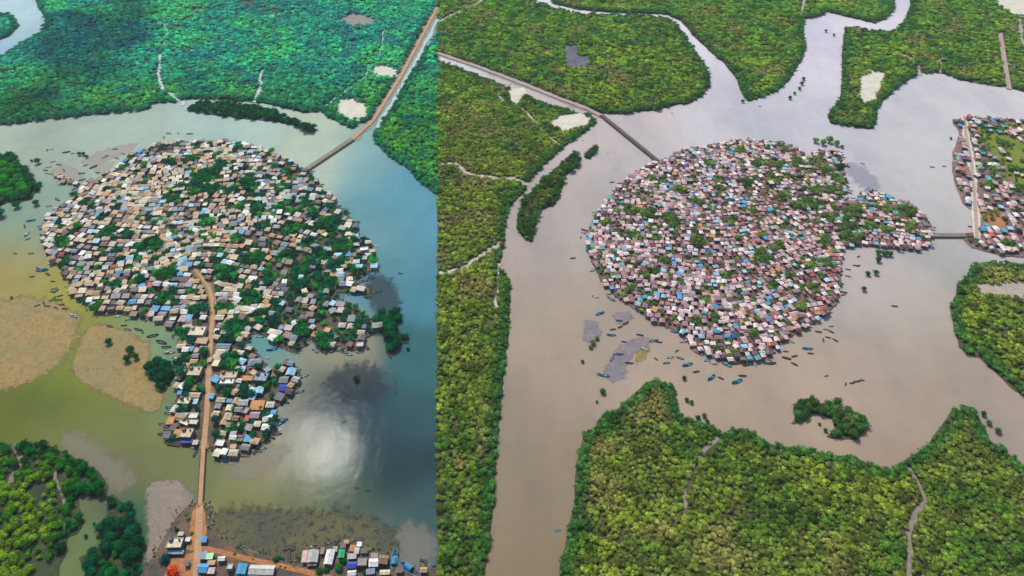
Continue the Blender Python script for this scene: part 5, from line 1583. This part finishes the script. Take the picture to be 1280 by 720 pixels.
for pts, wd, lb in [([(361.5, 711), (361.5, 688)], 1.8, 'brown timber dock running out from the near shore'), ([(357, 685), (366, 685)], 3.4, 'dark platform at the head of the near shore dock'), ([(532, 711), (532, 702), (526, 700.5)], 1.4, 'L-shaped dark jetty beside the seam'),
                    ([(438, 290), (447, 284), (448, 280)], 1.2, 'thin dark jetty on the upper east shore'), ([(440, 296), (444, 293)], 1.2, 'stub of a jetty below the upper east one'), ([(462, 320), (468, 316), (467, 326)], 1.2, 'hooked jetty at the east shore'), ([(463, 336), (472, 333), (474, 340), (468, 342)], 1.0, 'curling fish pen fence at the easternmost shore'),
                    ([(446, 357), (455, 358), (464, 358), (463, 366)], 1.0, 'long angled fish pen fence below the east shore'), ([(436, 366), (449, 369), (450, 364)], 1.2, 'low fish pen fence beside the eastern spur'), ([(455, 371), (460, 372), (461, 362)], 1.0, 'outer fish pen fence beside the eastern spur'),
                    ([(436, 427), (444, 428), (452, 430)], 1.2, 'plank walk to the hut off the eastern spur'), ([(349, 500), (352, 506)], 1.6, 'short jetty under the peninsula east houses'), ([(335, 545), (343, 548)], 1.4, 'short jetty below the white double house'), ([(318, 560), (318, 567)], 1.6, 'plank jetty below the blue hut'),
                    ([(210, 541), (210, 556), (224, 558)], 1.0, 'square fish pen fence at the peninsula left tip'), ([(222, 470), (222, 482)], 1.6, 'shore walk along the peninsula left edge'), ([(109, 230), (104, 231)], 1.4, 'stub jetty at the north west shore'), ([(57, 217), (70, 219)], .8, 'thin net fence left of the mudbank huts'), ([(50, 337), (46, 335)], 1.0, 'tiny mooring stage over the yellow shallows'),
                    ([(494, 475), (494, 492)], .9, 'lone line of fishing stakes in the dark water'), ([(456, 432), (460, 436)], 2.5, 'small landing platform at the eastern spur tip')]:
    jetty(pts, wd, lb)

# ------------------------------------------------------------------ air over the river, and the cumulus whose shade lies on the far left wood
hz = bpy.data.materials.new('thin_haze'); hz.use_nodes = True
nt = hz.node_tree
nt.nodes.remove(nt.nodes['Principled BSDF'])
pv = nt.nodes.new('ShaderNodeVolumePrincipled')
pv.inputs['Color'].default_value = (.80, .90, 1.0, 1)
pv.inputs['Density'].default_value = HAZE
pv.inputs['Anisotropy'].default_value = .2
nt.links.new(pv.outputs[0], nt.nodes['Material Output'].inputs['Volume'])
b = MB(); b.box(-9500, 9500, -3500, 12500, -1.8, CAM_H + 30)
tag(link('haze', mesh('haze', b.V, b.F, hz)), 'thin bluish haze over the river and woods', 'haze', kind='stuff')

# ------------------------------------------------------------------ clutter along the village shores, low scrub on the near shore
def scatter_edge(poly, n, lo, hi, seed):
    r = np.random.default_rng(seed)
    W = GA(rough_poly(poly, 3.0, 1.0, seed))
    out = []
    for k in r.integers(0, len(W), n):
        p, q = W[k], W[(k + 1) % len(W)]
        t = r.uniform()
        m_ = p + (q - p) * t
        nn = np.array([q[1] - p[1], p[0] - q[0]]) / max(np.hypot(*(q - p)), 1e-6)
        c = m_ + nn * r.uniform(lo, hi) * r.choice((-1, 1))
        u, v = GI([c])[0]
        if abs(u - SEAM) < 4 or v > 724 or u > 1285: continue
        out.append((c[0], c[1], u, v))
    return out


CL = [(86, 80, 74), (112, 100, 88), (64, 62, 64), (150, 138, 120), (92, 112, 124), (70, 64, 58), (176, 168, 154)]
for pts, seed, lb in ((scatter_edge(L_MAIN, 900, -1, 2.6, 3), 61, 'planks, nets and rubble littering the left village shore'), (scatter_edge(R_MAIN, 700, -1, 2.2, 4), 62, 'planks, nets and rubble littering the right village shore'), (scatter_edge(L_SHORE, 330, -1.5, 3, 5), 63, 'stones and rubbish along the near shore bank')):
    r = random.Random(seed)
    V, F, C = [], [], []
    for x, y, u, v in pts:
        L_, B_, H_ = r.uniform(.5, 2.6), r.uniform(.35, 1.1), r.uniform(.15, .9)
        a = r.uniform(0, 3.14)
        m_ = MB(); m_.box(-L_ / 2, L_ / 2, -B_ / 2, B_ / 2, -.5, H_)
        b0 = len(V)
        V += [(x + p[0] * math.cos(a) - p[1] * math.sin(a), y + p[0] * math.sin(a) + p[1] * math.cos(a), .25 + p[2] + (r.uniform(-.08, .08))) for p in m_.V]
        F += [tuple(i + b0 for i in f) for f in m_.F]
        C += [lin(r.choice(CL))] * len(m_.F)
    tag(link('shore_debris', mesh('shore_debris', V, F, M_WALL, fcol=C)), lb, 'debris', kind='stuff')
T_ = []
for x, y, u, v in scatter_edge(L_SHORE, 260, -.5, 4.5, 8):
    c = random.choice([(96, 112, 44), (70, 96, 40), (44, 84, 36), (120, 124, 60)])
    T_.append((x, y, random.uniform(.5, 1.3), tuple(linA(np.array(c) * random.uniform(.8, 1.15), KL * .7)), '', .7, .8))
wood('scrub', T_, 'low olive scrub along the near shore banks', 'scrub')

# cumulus cloud, high above the far wood and out of the frame; its shade falls on the upper left wood
cg = np.array(G(104, 56))
k = 1500.0 / sund.z
cb = MB()
r = random.Random(4)
for i in range(26):
    ox, oy, oz, rad = r.gauss(0, 30), r.gauss(0, 62), abs(r.gauss(0, 14)), r.uniform(22, 40)
    n1, n2 = 10, 6
    V, F = [], []
    for a in range(n2 + 1):
        for b_ in range(n1):
            ph, th = math.pi * a / n2, 2 * math.pi * b_ / n1
            q = rad * r.uniform(.88, 1.1)
            V.append((ox + q * math.sin(ph) * math.cos(th), oy + q * math.sin(ph) * math.sin(th), oz + q * math.cos(ph) * .6))
    for a in range(n2):
        for b_ in range(n1): F.append((a * n1 + b_, (a + 1) * n1 + b_, (a + 1) * n1 + (b_ + 1) % n1, a * n1 + (b_ + 1) % n1))
    cb.add(V, F)
mc, nt, p, out = newmat('cloud_white')
p.inputs['Base Color'].default_value = (.85, .87, .9, 1)
p.inputs['Roughness'].default_value = 1
co = link('cloud', mesh('cloud', cb.V, cb.F, mc, smooth=True), loc=(cg[0] + sund.x * k, cg[1] + sund.y * k, 1500))
tag(co, 'white cumulus cloud whose shade darkens the upper left wood', 'cloud', kind='stuff')
#@@END
